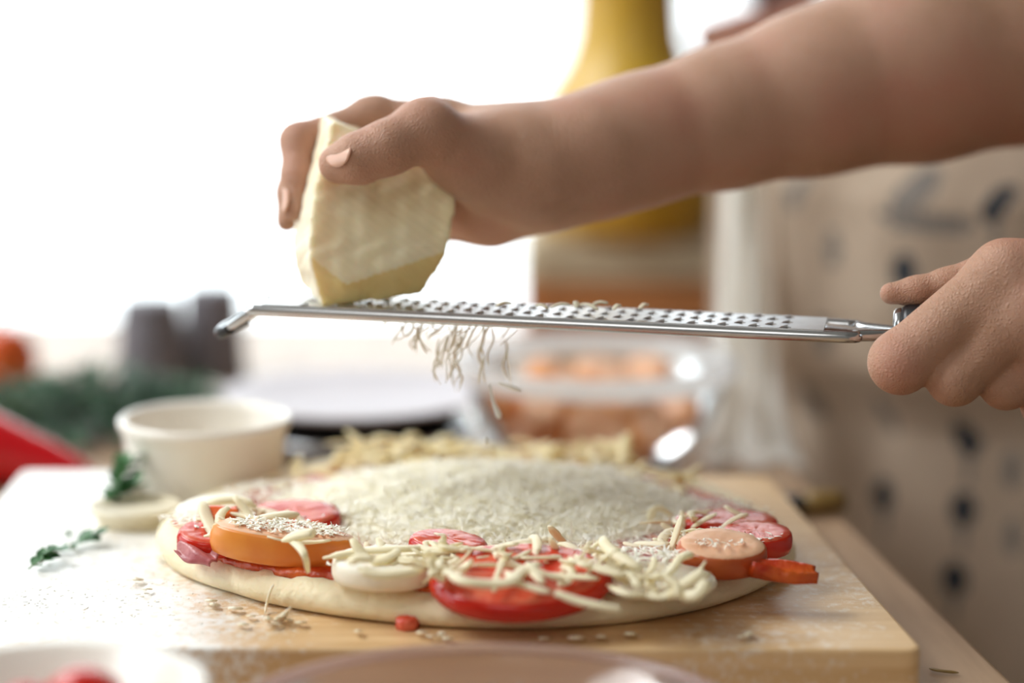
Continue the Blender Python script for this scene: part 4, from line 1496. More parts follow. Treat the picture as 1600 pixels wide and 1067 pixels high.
# ring
s.cone(P(1652, 522, .824), P(1572, 598, .831), q3(50), q3(40), 0.0022)
s.chain([P(1572, 598, .831), P(1580, 585, .854), P(1600, 548, .868)], [q3(40), q3(37), q3(32)], 0.003)
# little
s.cone(P(1690, 566, .828), P(1632, 634, .836), q3(44), q3(34), 0.0022)
s.chain([P(1632, 634, .836), P(1650, 610, .856), P(1665, 570, .866)], [q3(34), q3(31), q3(27)], 0.003)
# back of the hand
for a, b, ra, rb in (((1572, 432, .826), (1760, 440, .832), 52, 72), ((1612, 478, .823), (1765, 470, .830), 56, 72), ((1652, 522, .824), (1770, 505, .832), 54, 66), ((1690, 566, .828), (1775, 530, .838), 46, 58)):
    s.cone(P(*a), P(*b), q3(ra), q3(rb), 0.007)
s.cone(P(1600, 440, .842), P(1780, 480, .845), q3(62), q3(84), 0.010)
s.cone(P(1640, 470, .862), P(1780, 490, .856), q3(52), q3(80), 0.010)
s.cone(P(1555, 500, .8250), P(1640, 510, .8230), q3(50), q3(62), 0.005)
# thumb on top of the handle
s.cone(P(1650, 425, .848), P(1560, 417, .848), q3(50), q3(31), 0.008)
s.chain([P(1560, 417, .848), P(1478, 444, .848), P(1432, 455, .848), P(1392, 458.5, .848)], [q3(31), q3(23), q3(21.5), q3(17.5)], 0.004)
# wrist and forearm
s.cone(P(1770, 480, .840), P(1860, 500, .845), q3(92), q3(92), 0.012)
s.cone(P(1780, 490, .852), P(1870, 505, .860), q3(86), q3(86), 0.012)
s.cone(P(1860, 500, .845), P(2600, 520, .890), q3(92), q3(150), 0.012)
s.cone(P(1870, 505, .860), P(2600, 520, .905), q3(86), q3(140), 0.012)
# knuckle hollows on the back of the fist
V2, Q2 = s.mesh()
# --- trunk, upper arms, legs (coarse: covered by clothes or out of the picture)
s = SDF((-0.10, 0.70, -0.01), (0.80, 1.75, 1.62), 0.010)
C0 = np.array([0.34, 1.31])
fwd = np.array([-0.60, -0.80])
rgt = np.array([-0.80, 0.60])


def W(f, r, z):
    q = C0 + fwd * f + rgt * r
    return np.array([q[0], q[1], z])


axs = [(fwd[0], fwd[1], 0), (rgt[0], rgt[1], 0), (0, 0, 1)]
s.ell(W(0.0, 0, 0.98), axs, (0.105, 0.165, 0.20), 0.05)
s.ell(W(0.0, -0.06, 1.24), axs, (0.105, 0.165, 0.24), 0.06)
s.cone(W(0.03, -0.13, 1.38), W(0.03, 0.13, 1.38), 0.06, 0.06, 0.05)
s.cone(W(0.04, 0, 1.40), W(0.07, 0, 1.55), 0.055, 0.05, 0.03)
elR = P(1850, -30, .975)
s.cone(W(0.03, 0.16, 1.38), elR, 0.055, 0.045, 0.03)
elL = P(2600, 520, .895)
s.cone(W(0.03, -0.17, 1.38), elL, 0.055, 0.043, 0.03)
for sg in (-1, 1):
    s.chain([W(0, 0.085 * sg, 0.90), W(0.01, 0.09 * sg, 0.50), W(-0.02, 0.09 * sg, 0.10)], [0.085, 0.06, 0.042], 0.03)
    s.cone(W(-0.04, 0.09 * sg, 0.045), W(0.13, 0.10 * sg, 0.030), 0.040, 0.028, 0.02)
V3, Q3 = s.mesh()
Vb = np.vstack([V1, V2, V3]) - np.array([0.28, 1.16, 0])
Qb = np.vstack([Q1, Q2 + len(V1), Q3 + len(V1) + len(V2)])
quad_mesh('body', Vb, Qb, M['skin'], cook)


def wear(name, m, prims, lo, hi, h=0.010):
    q = SDF(lo, hi, h)
    for kind, args in prims:
        getattr(q, kind)(*args)
    v, f = q.mesh()
    return quad_mesh(name, v - np.array([0.28, 1.16, 0]), f, m, cook)


wear('shirt', M['shirt'], [('ell', (W(0.0, 0, 1.02), axs, (0.118, 0.178, 0.20), 0.05)), ('ell', (W(0.0, -0.06, 1.26), axs, (0.118, 0.178, 0.23), 0.06)), ('cone', (W(0.03, -0.13, 1.375), W(0.03, 0.13, 1.375), 0.068, 0.068, 0.05)),
                          ('cone', (W(0.03, 0.16, 1.38), W(0.03, 0.16, 1.38) * 0.45 + elR * 0.55, 0.066, 0.062, 0.03)), ('cone', (W(0.03, -0.17, 1.38), W(0.03, -0.17, 1.38) * 0.45 + elL * 0.55, 0.066, 0.062, 0.03))], (-0.10, 0.7, 0.7), (0.80, 1.75, 1.55))
wear('trousers', M['trousers'], [('ell', (W(0, 0, 0.86), axs, (0.112, 0.172, 0.12), 0.05))] + [('chain', ([W(0, 0.085 * sg, 0.88), W(0.01, 0.09 * sg, 0.50), W(-0.02, 0.09 * sg, 0.09)], [0.096, 0.075, 0.062], 0.03)) for sg in (-1, 1)], (-0.05, 0.9, 0.0), (0.70, 1.75, 1.05))

# fingernails
def nail(c, ax_len, ax_nrm, l, w, t=0.0006):
    ax_len = np.asarray(ax_len, float) / np.linalg.norm(ax_len)
    ax_nrm = np.asarray(ax_nrm, float)
    ax_nrm = ax_nrm - ax_len * (ax_nrm @ ax_len)
    ax_nrm /= np.linalg.norm(ax_nrm)
    sd = np.cross(ax_nrm, ax_len)
    V, F = [], []
    nu, nv = 9, 9
    for i in range(nu):
        for j in range(nv):
            u, v = -1 + 2 * i / (nu - 1), -1 + 2 * j / (nv - 1)
            f = math.sqrt(max(0, 1 - 0.5 * v * v))
            g = math.sqrt(max(0, 1 - 0.5 * u * u))
            V.append(c + ax_len * l * u * f + sd * w * v * g + ax_nrm * (t - 0.9 * w * 0.55 * (v * g) ** 2))
    for i in range(nu - 1):
        for j in range(nv - 1):
            a = i * nv + j
            F.append((a, a + nv, a + nv + 1, a + 1))
    o = mesh_obj('fingernail', np.array(V) - np.array([0.28, 1.16, 0]), F, M['nail'], cook)
    sm = o.modifiers.new('t', 'SOLIDIFY')
    sm.thickness = 0.0006
    return o


ta = P(497, 258, .864) - P(560, 240, .861)
nail(P(530, 243, .8542), P(528, 246, .8572) - P(551, 239, .8526), UP * 0.45 - FW * 0.9, m3(25), m3(17))
nail(P(444.5, 314, .8905), P(455, 345, .890) - P(458, 290, .894), -RT - FW * 0.3, m3(21), m3(13))
nail(P(1394, 447, .8500), -RT - UP * 0.15, UP * 0.95 + FW * 0.3, q3(17), q3(11), 0.0002)

# apron: a hanging sheet with soft folds, print woven in as flat patches of the cloth
ctl = [(0.1135, 1.290), (0.116, 1.268), (0.123, 1.240), (0.142, 1.205), (0.172, 1.17), (0.210, 1.145), (0.26, 1.13), (0.32, 1.13), (0.38, 1.15)]
base = catmull([np.array([a, b, 0]) for a, b in ctl], 28)[:, :2]
NS = len(base)
seg = np.r_[0, np.cumsum(np.linalg.norm(np.diff(base, axis=0), axis=1))]
tn = np.gradient(base, axis=0)
tn /= np.linalg.norm(tn, axis=1, keepdims=True)
nr_ = np.column_stack([-tn[:, 1], tn[:, 0]])
if nr_[NS // 2] @ fwd < 0:
    nr_ = -nr_
ZS = np.linspace(0.46, 1.34, 400)
V, F = [], []
for z in ZS:
    fold = 0.011 * np.sin(seg * 95 + 0.9 * math.sin(z * 5)) * np.clip((0.17 - seg) / 0.12, 0.12, 1) + 0.0035 * np.sin(seg * 31 + z * 7) + 0.004 * math.sin(z * 17) * np.sin(seg * 9)
    bulge = 0.0 if z < TABLE_Z + 0.015 else 0.010 * min(1, (z - TABLE_Z - 0.015) / 0.05) * np.exp(-((seg - 0.20) / 0.10) ** 2)
    q = base + nr_ * (fold * 0.8 + bulge)[:, None] + np.array([max(0.0, z - 1.02) * 0.75 + 0.018 * min(1.0, max(0.0, (0.935 - z) / 0.03)), 0.0])
    for k in range(NS):
        V.append((q[k, 0], q[k, 1], z))
V = np.array(V)


def proj(v):
    w = v - CAM
    d = w @ FW
    return 800 + FPX * (w @ RT) / d, 533.5 - FPX * (w @ UP) / d


px_, py_ = proj(V)
# print motifs, placed on the cloth by arc length and height: (arc, height, half width, half height, tilt, material)
F, mi = [], []
motifs = []


def motif(px, py, wpx, hpx, mtl=1):
    # nearest cloth vertex on the front side that is seen there
    fr_ok = np.tile(np.arange(NS) > 4, len(ZS))
    d2 = (px_ - px) ** 2 + (py_ - py) ** 2 + np.where(fr_ok, 0, 1e9)
    k = int(np.argmin(d2))
    motifs.append((seg[k % NS], ZS[k // NS], wpx * 1.2 / FPX, hpx * 1.2 / FPX, mtl))


for x, y in ((1555, 320), (1410, 425), (1512, 688), (1505, 795), (1490, 905), (1380, 775)):
    motif(x, y, 20, 28)
    motif(x, y + 44, 6, 24, 2)
for x, y in ((1385, 650), (1300, 385), (1240, 300), (1272, 625), (1288, 525), (1440, 300), (1580, 735), (1585, 840)):
    motif(x, y, 14, 30, 2)
motif(1450, 352, 70, 17, 2)
motif(1425, 300, 30, 40, 2)
motif(1400, 335, 40, 10, 2)
for i in range(len(ZS) - 1):
    for k in range(NS - 1):
        a = i * NS + k
        F.append((a, a + 1, a + NS + 1, a + NS))
sc_ = np.tile((seg[:-1] + seg[1:]) / 2, len(ZS) - 1)
zc_ = np.repeat((ZS[:-1] + ZS[1:]) / 2, NS - 1)
mi = np.zeros(len(F), np.int32)
for ms_, mz, mw, mh, mm_ in motifs:
    mi[((sc_ - ms_) / mw) ** 2 + ((zc_ - mz) / mh) ** 2 < 1] = mm_
ap = mesh_obj('apron', V - np.array([0.28, 1.16, 0]), F, [M['apron'], M['print'], M['print_soft']], cook, True, mi)
ap['label'] = 'beige apron printed with dark kitchen utensils'
sm = ap.modifiers.new('t', 'SOLIDIFY')
sm.thickness = 0.0012

# ================================================================== THINGS BEHIND
# ramekin
rc = B(322, 771)
rk = empty('ramekin', rc, 'white porcelain ramekin at the back left corner of the cutting board', 'ramekin')
H, RT_, RB = 0.0325, 0.0350, 0.0312
V, F = lathe([(0, 0.0015), (RB - .004, 0.0015), (RB - .003, 0), (RB - .001, 0.0004), (RB, 0.002), (RB + .0008, 0.011), (RB + .0018, H - .0075), (RT_ - .0014, H - .0060), (RT_, H - .0035), (RT_ + .0002, H - .0012), (RT_ - .001, H),
              (RT_ - .0028, H - .0004), (RT_ - .0036, H - .003), (RB - .0022, 0.006), (RB - .006, 0.004), (0, 0.004)], 64)
mesh_obj('bowl_body', V, F, M['porcelain'], rk)

# small dish with a sprig
dc = B(211, 817)
dsh = empty('small_dish', dc, 'tiny cream ceramic dish lying on the board left of the pizza', 'dish')
V, F = lathe([(0, 0), (.0136, 0), (.0144, .0008), (.0148, .0036), (.0162, .0046), (.0178, .0054), (.0184, .0066), (.0178, .0076), (.0166, .0073), (.0158, .0066), (0, .0062)], 48)
mesh_obj('dish_body', V, F, M['cream'], dsh)


def leaf_mesh(l, w):
    V = [(0, 0, 0), (0.3 * l, w * .8, .10 * l), (0.3 * l, -w * .8, .10 * l), (.6 * l, w, .06 * l), (.6 * l, -w, .06 * l), (l, 0, -.05 * l), (.3 * l, 0, 0), (.6 * l, 0, -.02 * l)]
    F = [(0, 6, 1), (0, 2, 6), (6, 7, 3, 1), (2, 4, 7, 6), (7, 5, 3), (4, 5, 7)]
    me = bpy.data.meshes.new('leaf')
    me.from_pydata(V, [], F)
    me.materials.append(M['leaf'])
    me.polygons.foreach_set('use_smooth', np.ones(len(me.polygons), dtype=bool))
    return me


LEAF = leaf_mesh(0.0056, 0.0019)


def sprig(c, yaw, length, nleaf, label, rise=0.15, sc=1.0, name='thyme_sprig', group=None):
    e = empty(name, c, label, 'herb', group)
    e.rotation_euler = (0, 0, yaw)
    n = 6
    path = [np.array([length * t, 0.1 * length * math.sin(2.5 * t), 0.0009 + rise * length * t]) for t in np.linspace(0, 1, n)]
    V, F = tube(path, 0.00035, 5)
    mesh_obj('stem', V, F, M['stem'], e)
    for k in range(nleaf):
        t = (k // 2 + 0.6) / (nleaf // 2 + 0.5)
        o = bpy.data.objects.new('leaf', LEAF)
        o.location = (length * t, 0.1 * length * math.sin(2.5 * t), 0.001 + rise * length * t)
        o.rotation_euler = (rng.uniform(-.4, .4), -rng.uniform(0.1, 0.8), (1 if k % 2 else -1) * rng.uniform(.5, 1.3))
        o.scale = (sc * rng.uniform(.8, 1.2),) * 3
        o.parent = e
        COL.objects.link(o)
    return e


sprig(B(44, 893), 0.5, 0.006, 4, 'small green thyme sprig lying farthest left on the floured board', 0.5, 1.1)
sprig(B(62, 886), 0.8, 0.007, 6, 'dark green thyme leaf cluster second from the left on the board', 0.6, 1.4)
sprig(B(82, 866), 0.1, 0.009, 6, 'tiny thyme twig between the two leaf clusters on the board', 0.1, 0.7)
sprig(B(116, 855), -0.1, 0.009, 8, 'green thyme sprig lying nearest to the small cream dish', 0.35, 1.3)
sprig(B(100, 843), 0.3, 0.003, 2, 'single small thyme leaf behind the other sprigs on the board', 0.3, 0.9)
sprig(dc + np.array([-.013, .006, .0065]), 0.35, 0.014, 14, 'bushy thyme sprig lying across the top of the small cream dish', 0.30, 1.5)
sprig(dc + np.array([-.011, .011, .0068]), 1.0, 0.015, 16, 'upright thyme sprig standing at the back of the small cream dish', 0.8, 1.5)
mu = MB().add(*lathe([(0, 0), (.0030, 0), (.0046, .002), (.0050, .0050), (.0038, .0085), (.0018, .0100), (0, .0103)], 20)).obj('highlight_stub', M['porcelain'], loc=B(206, 789))  # white piece added for a bright highlight behind the dish
tag(mu, 'small white piece added for a highlight between small dish and ramekin', 'glint')

# glass bowl of sausage
bc = B(930, 727, TABLE_Z)
gb = empty('glass_bowl', bc, 'clear glass bowl full of sausage pieces behind the pizza', 'bowl')
RB_, HB = 0.0640, 0.0500
V, F = lathe([(0, 0.0015), (0.034, 0.0015), (0.036, 0.002), (0.046, 0.010), (0.055, 0.024), (0.0605, 0.040), (0.0618, HB - 0.004)], 64)
mesh_obj('bowl_wall', V, F, M['glass'], gb)
V, F = lathe([(0.0592, HB - 0.0070), (0.0630, HB - 0.0076), (0.0660, HB - 0.0046), (0.0668, HB - 0.0006), (0.0654, HB + 0.0022), (0.0622, HB + 0.0024), (0.0592, HB + 0.0000), (0.0584, HB - 0.0036), (0.0592, HB - 0.0070)], 72)
mesh_obj('rim', V, F, M['lit_rim_glass'], gb)
V, F = lathe([(0, 0.0), (0.032, 0.0), (0.036, 0.0006), (0.0375, 0.0020), (0.0350, 0.0034), (0, 0.0030)], 48)
mesh_obj('base', V, F, M['rim_glass'], gb)


def sausage_proto(r, L):
    V, F = lathe([(0, 0), (r * .90, 0), (r, r * .14), (r * 1.02, L / 2), (r, L - r * .14), (r * .90, L), (0, L)], 28)
    o = mesh_obj('sausage_piece', V - np.array([0, 0, L / 2]), F, M['sausage_skin_bowl'])
    for zz, sg in ((L / 2, 1), (-L / 2, -1)):
        V2, F2 = lathe([(r * .90, 0), (r * .86, 0.0005), (r * .5, 0.0008), (0, 0.0008)], 28)
        V2[:, 2] *= sg
        if sg < 0:
            F2 = [tuple(reversed(f)) for f in F2]
        mesh_obj('cut_face', V2 + np.array([0, 0, zz]), F2, M['sausage'], o)
    return o


SAUS = [(930, 692, -.060, 18, 0.010, (1.35, 0.0, 0.15), 'round pink sausage cut face pressed against the front of the glass bowl'),
        (775, 672, -.030, 14, .018, (1.2, .5, -.9), 'brown sausage piece at the left end of the glass bowl'),
        (840, 650, -.046, 11, .016, (.9, .2, -.4), 'small sausage piece above the dark gap in the glass bowl'),
        (1020, 672, -.042, 12, .018, (1.2, -.4, .8), 'orange sausage piece right of the round pink cut face'),
        (800, 712, -.034, 12, .016, (1.5, .3, -.5), 'sausage piece low at the left in the glass bowl'),
        (870, 715, -.044, 12, .016, (1.5, 1.2, .3), 'dark sausage piece low under the round pink cut face'),
        (1000, 715, -.036, 12, .016, (1.5, -.8, .4), 'sausage piece low at the right in the glass bowl'),
        (890, 628, -.036, 13, .018, (.5, .4, .2), 'sausage piece on top of the heap left of middle'),
        (970, 628, -.036, 13, .018, (.6, -.5, .9), 'sausage piece on top of the heap right of middle'),
        (1055, 640, -.024, 12, .018, (.7, -.7, .2), 'sausage piece high at the right side of the glass bowl'),
        (800, 628, -.018, 12, .018, (.7, .7, .5), 'sausage piece high at the left side of the glass bowl'),
        (860, 600, .010, 14, .02, (.4, .3, .9), 'sausage piece at the back of the heap left'),
        (1010, 600, .012, 14, .02, (.4, -.4, .3), 'sausage piece at the back of the heap right'),
        (935, 600, .005, 14, .02, (.3, .1, .3), 'sausage piece at the back middle of the heap'),
        (930, 660, -.012, 15, .02, (.9, 1.0, .4), 'sausage piece in the core of the heap')]
for px, py, dy, r_, L_, e_, lab in SAUS:
    w = P(px, py, float((bc - CAM) @ FW) + dy)
    r_ = r_ * 0.00092
    q = w[:2] - bc[:2]
    zz = max(w[2] - TABLE_Z, 0.004 + r_ * 0.9)
    lim = 0.036 + (min(zz, .04) - 0.004) * 0.62 - r_ * 1.0
    if 'cut face pressed' in lab:
        lim = 0.040
    dq = np.linalg.norm(q)
    if dq > lim:
        q = q * lim / dq
    o = sausage_proto(r_, L_ * 0.85)
    o.location = (bc[0] + q[0], bc[1] + q[1], TABLE_Z + zz)
    o.rotation_euler = e_
    tag(o, lab, 'sausage piece', 'sausage pieces in the glass bowl')

# shakers
def shaker(px, py, rb, rt, h, label):
    c = B(px, py, TABLE_Z)
    e = empty('shaker', c, label, 'shaker', 'pair of grey shakers')
    V, F = lathe([(0, 0), (rb * .94, 0), (rb, .0015), (rb * .99, .006), (rt * 1.03, h - .006), (rt, h - .0045)], 40)
    mesh_obj('shaker_body', V, F, M['grey'], e)
    V, F = lathe([(rt * .98, h - .0046), (rt * 1.02, h - .0036), (rt, h - .0008), (rt * .92, h), (0, h)], 40)
    mesh_obj('cap', V, F, M['grey'], e)


shaker(238, 604, .0200, .0162, .0490, 'dark grey tapered shaker, left and nearer of the pair')
shaker(334, 590, .0186, .0150, .0515, 'dark grey tapered shaker, right and farther of the pair')

# orange tomato far left
to_ = empty('tomato', B(-4, 612, TABLE_Z), 'round orange red tomato behind the herbs at the table edge', 'tomato')
V, F = lathe([(0, .0025), (.006, .001), (.014, .0015), (.0205, .009), (.0222, .018), (.0205, .027), (.015, .034), (.007, .0365), (.003, .0345), (0, .034)], 40)
a = np.arctan2(V[:, 1], V[:, 0])
rr2 = 1 + 0.05 * np.cos(5 * a)
V = V * np.column_stack([rr2, rr2, np.ones(len(V))])
mesh_obj('fruit', V, F, M['orange_tomato'], to_)
V, F = tube([(0, 0, .034), (.001, 0, .039), (.003, .001, .042)], .0012, 6)
mesh_obj('stalk', V, F, M['stem'], to_)

# dill / parsley bunch
hb = empty('herb_bunch', B(110, 690, TABLE_Z), 'dark green bunch of leafy herbs behind the cutting board', 'herbs')
hc = B(110, 690, TABLE_Z)
r = np.random.RandomState(5)
N = 2600
hx_ = r.uniform(0, 1, N)
cx_ = 800 + 0 * hx_
lx_ = -0.055 + 0.125 * hx_
ly_ = r.normal(0.03, 0.028, N)
env = 0.030 * np.sqrt(np.clip(1 - ((lx_ - 0.005) / 0.072) ** 2, 0.02, 1))
lz_ = 0.002 + env * r.uniform(0, 1, N) * np.clip(1 - np.abs(ly_ - 0.03) / 0.09, 0.3, 1)
yaw_ = r.uniform(0, 6.28, N)
L_ = r.uniform(.004, .009, N)
dirv = np.stack([np.cos(yaw_), np.sin(yaw_), r.uniform(-.3, .8, N)], 1)
sdv = np.stack([-np.sin(yaw_), np.cos(yaw_), r.uniform(-.5, .5, N)], 1)
c = np.stack([lx_, ly_, lz_], 1)
Vv = np.stack([c, c + dirv * (L_ * .5)[:, None] + sdv * (L_ * .32)[:, None], c + dirv * L_[:, None], c + dirv * (L_ * .5)[:, None] - sdv * (L_ * .32)[:, None]], 1).reshape(-1, 3)
Qv = np.arange(N * 4).reshape(-1, 4)
fo = quad_mesh('foliage', Vv, Qv, M['leaf_dark'], hb)
fo['kind'] = 'stuff'
for k in range(9):
    a0 = np.array([0.055 + .01 * rng.random(), 0.01 + 0.045 * rng.random(), 0.003 + .012 * rng.random()])
    V, F = tube([a0, a0 + np.array([-0.05, rng.uniform(-.01, .01), .006]), a0 + np.array([-0.10, rng.uniform(-.015, .015), .004])], .0010, 6)
    mesh_obj('stem', V, F, M['stem'], hb)

# red pointed pepper
pe = empty('red_pepper', B(-60, 760, TABLE_Z), 'long red pointed pepper lying behind the left end of the board', 'pepper')
a0 = P(-260, 690, 1.105)
pth = np.array([[-0.085, 0.01, 0.0235], [-0.06, 0.008, 0.0245], [-0.03, 0.006, 0.0230], [0.0, 0.004, 0.0195], [0.03, 0.002, 0.0125], [0.05, 0.0, 0.0075], [0.060, -0.001, 0.0045]])
pr_ = np.array([0.016, 0.0235, 0.0235, 0.0195, 0.0125, 0.0075, 0.0030])
pp = catmull(list(pth), 6)
pr2 = np.interp(np.linspace(0, 1, len(pp)), np.linspace(0, 1, len(pr_)), pr_)
V, F = tube(pp, pr2, 28)
mesh_obj('fruit', V, F, M['pepper'], pe)
V, F = tube([(-0.083, 0.01, 0.0235), (-0.10, 0.011, 0.027), (-0.112, 0.012, 0.033)], [.006, .0035, .004], 8)
mesh_obj('stalk', V, F, M['stem'], pe)

# black pan with a white plate on it
pc = B(562, 700, TABLE_Z)
pan = empty('baking_pan', pc, 'low black round baking pan with an added steel band for rim reflections behind the pizza', 'pan')
V, F = lathe([(0, 0), (.046, 0), (.049, .0010), (.0520, .0080), (.0545, .0090), (.0555, .0100), (.0545, .0112), (.0510, .0106), (.0475, .0030), (0, .0024)], 64)
mesh_obj('pan_body', V, F, M['pan'], pan)
V, F = lathe([(.0535, .0085), (.0565, .0088), (.0582, .0108), (.0575, .0128), (.0550, .0135), (.0530, .0118), (.0535, .0085)], 64)  # added steel band in place of window reflections on the black rim
o = mesh_obj('rim', V, F, M['steel'], pan)
o['label'] = 'steel band added for rim reflections'
pan2 = empty('baking_tin', pc + np.array([0, 0, .0026]), 'black round tin standing in the low black pan, under the white plate', 'tin')
V, F = lathe([(0, 0), (.0430, 0), (.0440, .001), (.0475, .0165), (.0485, .0178), (.0472, .0190), (.0455, .0180), (.0430, .003), (0, .0026)], 64)
mesh_obj('tin_body', V, F, M['pan'], pan2)
ppl = empty('plate', pc + np.array([-.002, 0, .0212]), 'white round plate resting on the black tin behind the pizza', 'plate')
V, F = lathe([(0, 0), (.040, 0), (.044, .0008), (.060, .0045), (.0640, .0060), (.0640, .0070), (.0590, .0062), (.043, .0026), (0, .0020)], 64)
mesh_obj('plate_body', V, F, M['plate'], ppl)
nb = MB().add(*lathe([(0, 0), (.010, 0), (.0125, .004), (.0125, .009), (.009, .0145), (.004, .017), (0, .0175)], 24)).obj('highlight_blob', M['porcelain'], loc=B(333, 650, TABLE_Z))  # white blob added for the blurred highlight of something shiny
tag(nb, 'round white blob added for a blurred highlight behind the ramekin', 'glint')
nb = MB().add(*lathe([(0, 0), (.005, 0), (.0065, .003), (.005, .0065), (0, .0075)], 16)).obj('cherry_tomato', M['orange_tomato'], loc=B(388, 626, TABLE_Z))
tag(nb, 'tiny orange tomato beside the white plate', 'tomato')

# vase, linen, crate at the back
vc = B(985, 520, TABLE_Z)
cr = empty('wooden_crate', vc, 'flat brown wooden crate at the back edge of the table', 'crate')
for k in range(3):
    MB().box((-.068, -.045, .0008 + .0125 * k), (.064, .045, .0120 + .0125 * k)).obj('slat', M['crate'], cr, smooth=False)
for sx in (-.062, .052):
    MB().box((sx, -.0475, .0), (sx + .008, -.045, .0383)).obj('batten', M['crate'], cr, smooth=False)
ln = bpy.data.objects.new('folded_cloth', None)
ln.location = tuple(vc + np.array([0, 0, .0385]))
COL.objects.link(ln)
tag(ln, 'folded beige linen cloth between the brown crate and the yellow vase', 'cloth')
for k in range(3):
    V, F = prism(rounded([(-.069 + .001 * k, -.044), (.064, -.044 + .001 * k), (.064, .044), (-.069, .044)], .008), .0085 * k, .0085 * (k + 1) - .0003, .0035)
    mesh_obj('fold', V, F, M['linen'], ln, smooth=False)
vs = empty('vase', vc + np.array([-.003, 0, .0643]), 'mustard yellow long necked vase standing on the folded linen', 'vase')
V, F = lathe([(0, 0), (.046, 0), (.053, .002), (.060, .014), (.0640, .032), (.0640, .050), (.0595, .068), (.0520, .083), (.0440, .095), (.0370, .107), (.0330, .120), (.0315, .140), (.0320, .175), (.0350, .190), (.0340, .192), (.0300, .178), (.0290, .130), (.0, .10)], 56)
mesh_obj('vase_body', V, F, M['vase'], vs)

# white cloth on the table; added upper strip stands in for window-lit apron edge
M['lit_edge_cloth'] = translucent('lit_edge_fabric', (250, 249, 245), 0.60, 0.8)
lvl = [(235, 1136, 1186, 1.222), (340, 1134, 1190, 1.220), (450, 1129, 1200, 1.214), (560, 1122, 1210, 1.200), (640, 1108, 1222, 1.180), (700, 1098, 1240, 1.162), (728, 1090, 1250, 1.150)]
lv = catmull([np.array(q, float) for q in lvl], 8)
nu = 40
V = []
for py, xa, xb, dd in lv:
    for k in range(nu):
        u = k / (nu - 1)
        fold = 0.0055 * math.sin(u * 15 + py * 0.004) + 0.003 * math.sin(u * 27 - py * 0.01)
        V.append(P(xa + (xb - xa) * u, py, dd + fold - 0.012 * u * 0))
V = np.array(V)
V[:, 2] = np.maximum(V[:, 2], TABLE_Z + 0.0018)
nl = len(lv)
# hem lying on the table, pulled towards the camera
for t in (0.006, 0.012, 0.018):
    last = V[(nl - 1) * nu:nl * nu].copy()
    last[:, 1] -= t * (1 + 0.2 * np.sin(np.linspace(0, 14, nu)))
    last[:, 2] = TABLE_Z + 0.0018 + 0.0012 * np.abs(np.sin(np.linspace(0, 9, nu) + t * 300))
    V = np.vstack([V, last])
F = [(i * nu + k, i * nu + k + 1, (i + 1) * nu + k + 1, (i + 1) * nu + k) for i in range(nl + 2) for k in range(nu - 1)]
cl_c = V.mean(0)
cl = mesh_obj('lit_edge_cloth', V - cl_c, F, M['lit_edge_cloth'], loc=cl_c)
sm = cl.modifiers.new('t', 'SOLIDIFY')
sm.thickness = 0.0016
tag(cl, 'white cloth on the table with an added strip for the window-lit apron edge', 'lit_edge_cloth')

# knife behind the board corner
kc = B(1272, 806, TABLE_Z)
kn = empty('knife', kc, 'knife with an olive wooden handle lying behind the right board corner', 'knife')
V, F = tube([(-.006, 0, .0052), (0, 0, .0056), (.008, 0, .0058), (.013, 0, .0054)], [.0046, .0052, .0054, .0048], 16)
mesh_obj('handle', V, F, M['brass'], kn)
V, F = tube([(-.0125, 0.0, .0052), (-.006, 0, .0052)], [.0050, .0052], 16)
o = mesh_obj('collar', V, F, M['black'], kn)
o['label'] = 'black collar'
V = np.array([(-.012, -.0006, .0022), (-.060, -.0006, .004), (-.075, 0, .0085), (-.060, -.0002, .0125), (-.012, -.0006, .0085)])
V = np.vstack([V, V + np.array([0, .0012, 0])])
mesh_obj('knife_blade', rot(V, (1, 0, 0), 0.0), [(0, 1, 2, 3, 4), (9, 8, 7, 6, 5), (0, 5, 6, 1), (1, 6, 7, 2), (2, 7, 8, 3), (3, 8, 9, 4), (4, 9, 5, 0)], M['steel'], kn, smooth=False)
kn.rotation_euler = (0, 0, 0.25)

# dry stalk on the table right of the board
strand([B(1452, 1044, TABLE_Z + .0012), B(1470, 1048, TABLE_Z + .0014), B(1498, 1051, TABLE_Z + .001)], 0.0010, 'straw_bit', M['brass'], 'small dry straw bit on the table right of the board', 'straw')

# ================================================================== FOREGROUND
fc = CAM + np.array([0, 0, 0])
wbc = np.array([-0.128, 0.640, TABLE_Z])
wb_ = empty('white_bowl', wbc, 'white bowl of cut tomatoes in front of the board', 'bowl')
V, F = lathe([(0, 0), (.022, 0), (.024, .001), (.030, .010), (.0385, .030), (.0425, .0425), (.0440, .0440), (.0434, .0454), (.0400, .0444), (.036, .032), (.030, .0300), (.020, .0290), (0, .0290)], 56)
mesh_obj('bowl_body', V, F, M['porcelain'], wb_)
for i, (dx, dy, r0, lab) in enumerate(((0.008, .010, .0120, 'red tomato wedge in the white bowl, largest and nearest its middle'), (-0.008, .010, .009, 'red tomato wedge in the white bowl, beside the largest one'), (0.000, -.010, .009, 'red tomato wedge at the front of the white bowl'))):
    V, F = lathe([(0, 0), (r0 * .6, .0008), (r0, r0 * .6), (r0 * .9, r0 * 1.1), (r0 * .4, r0 * 1.45), (0, r0 * 1.5)], 20)
    o = mesh_obj('tomato_wedge', V, F, M['tomato_skin'], loc=wbc + np.array([dx, dy, .0290]))
    tag(o, lab, 'tomato', 'tomato wedges in the white bowl')

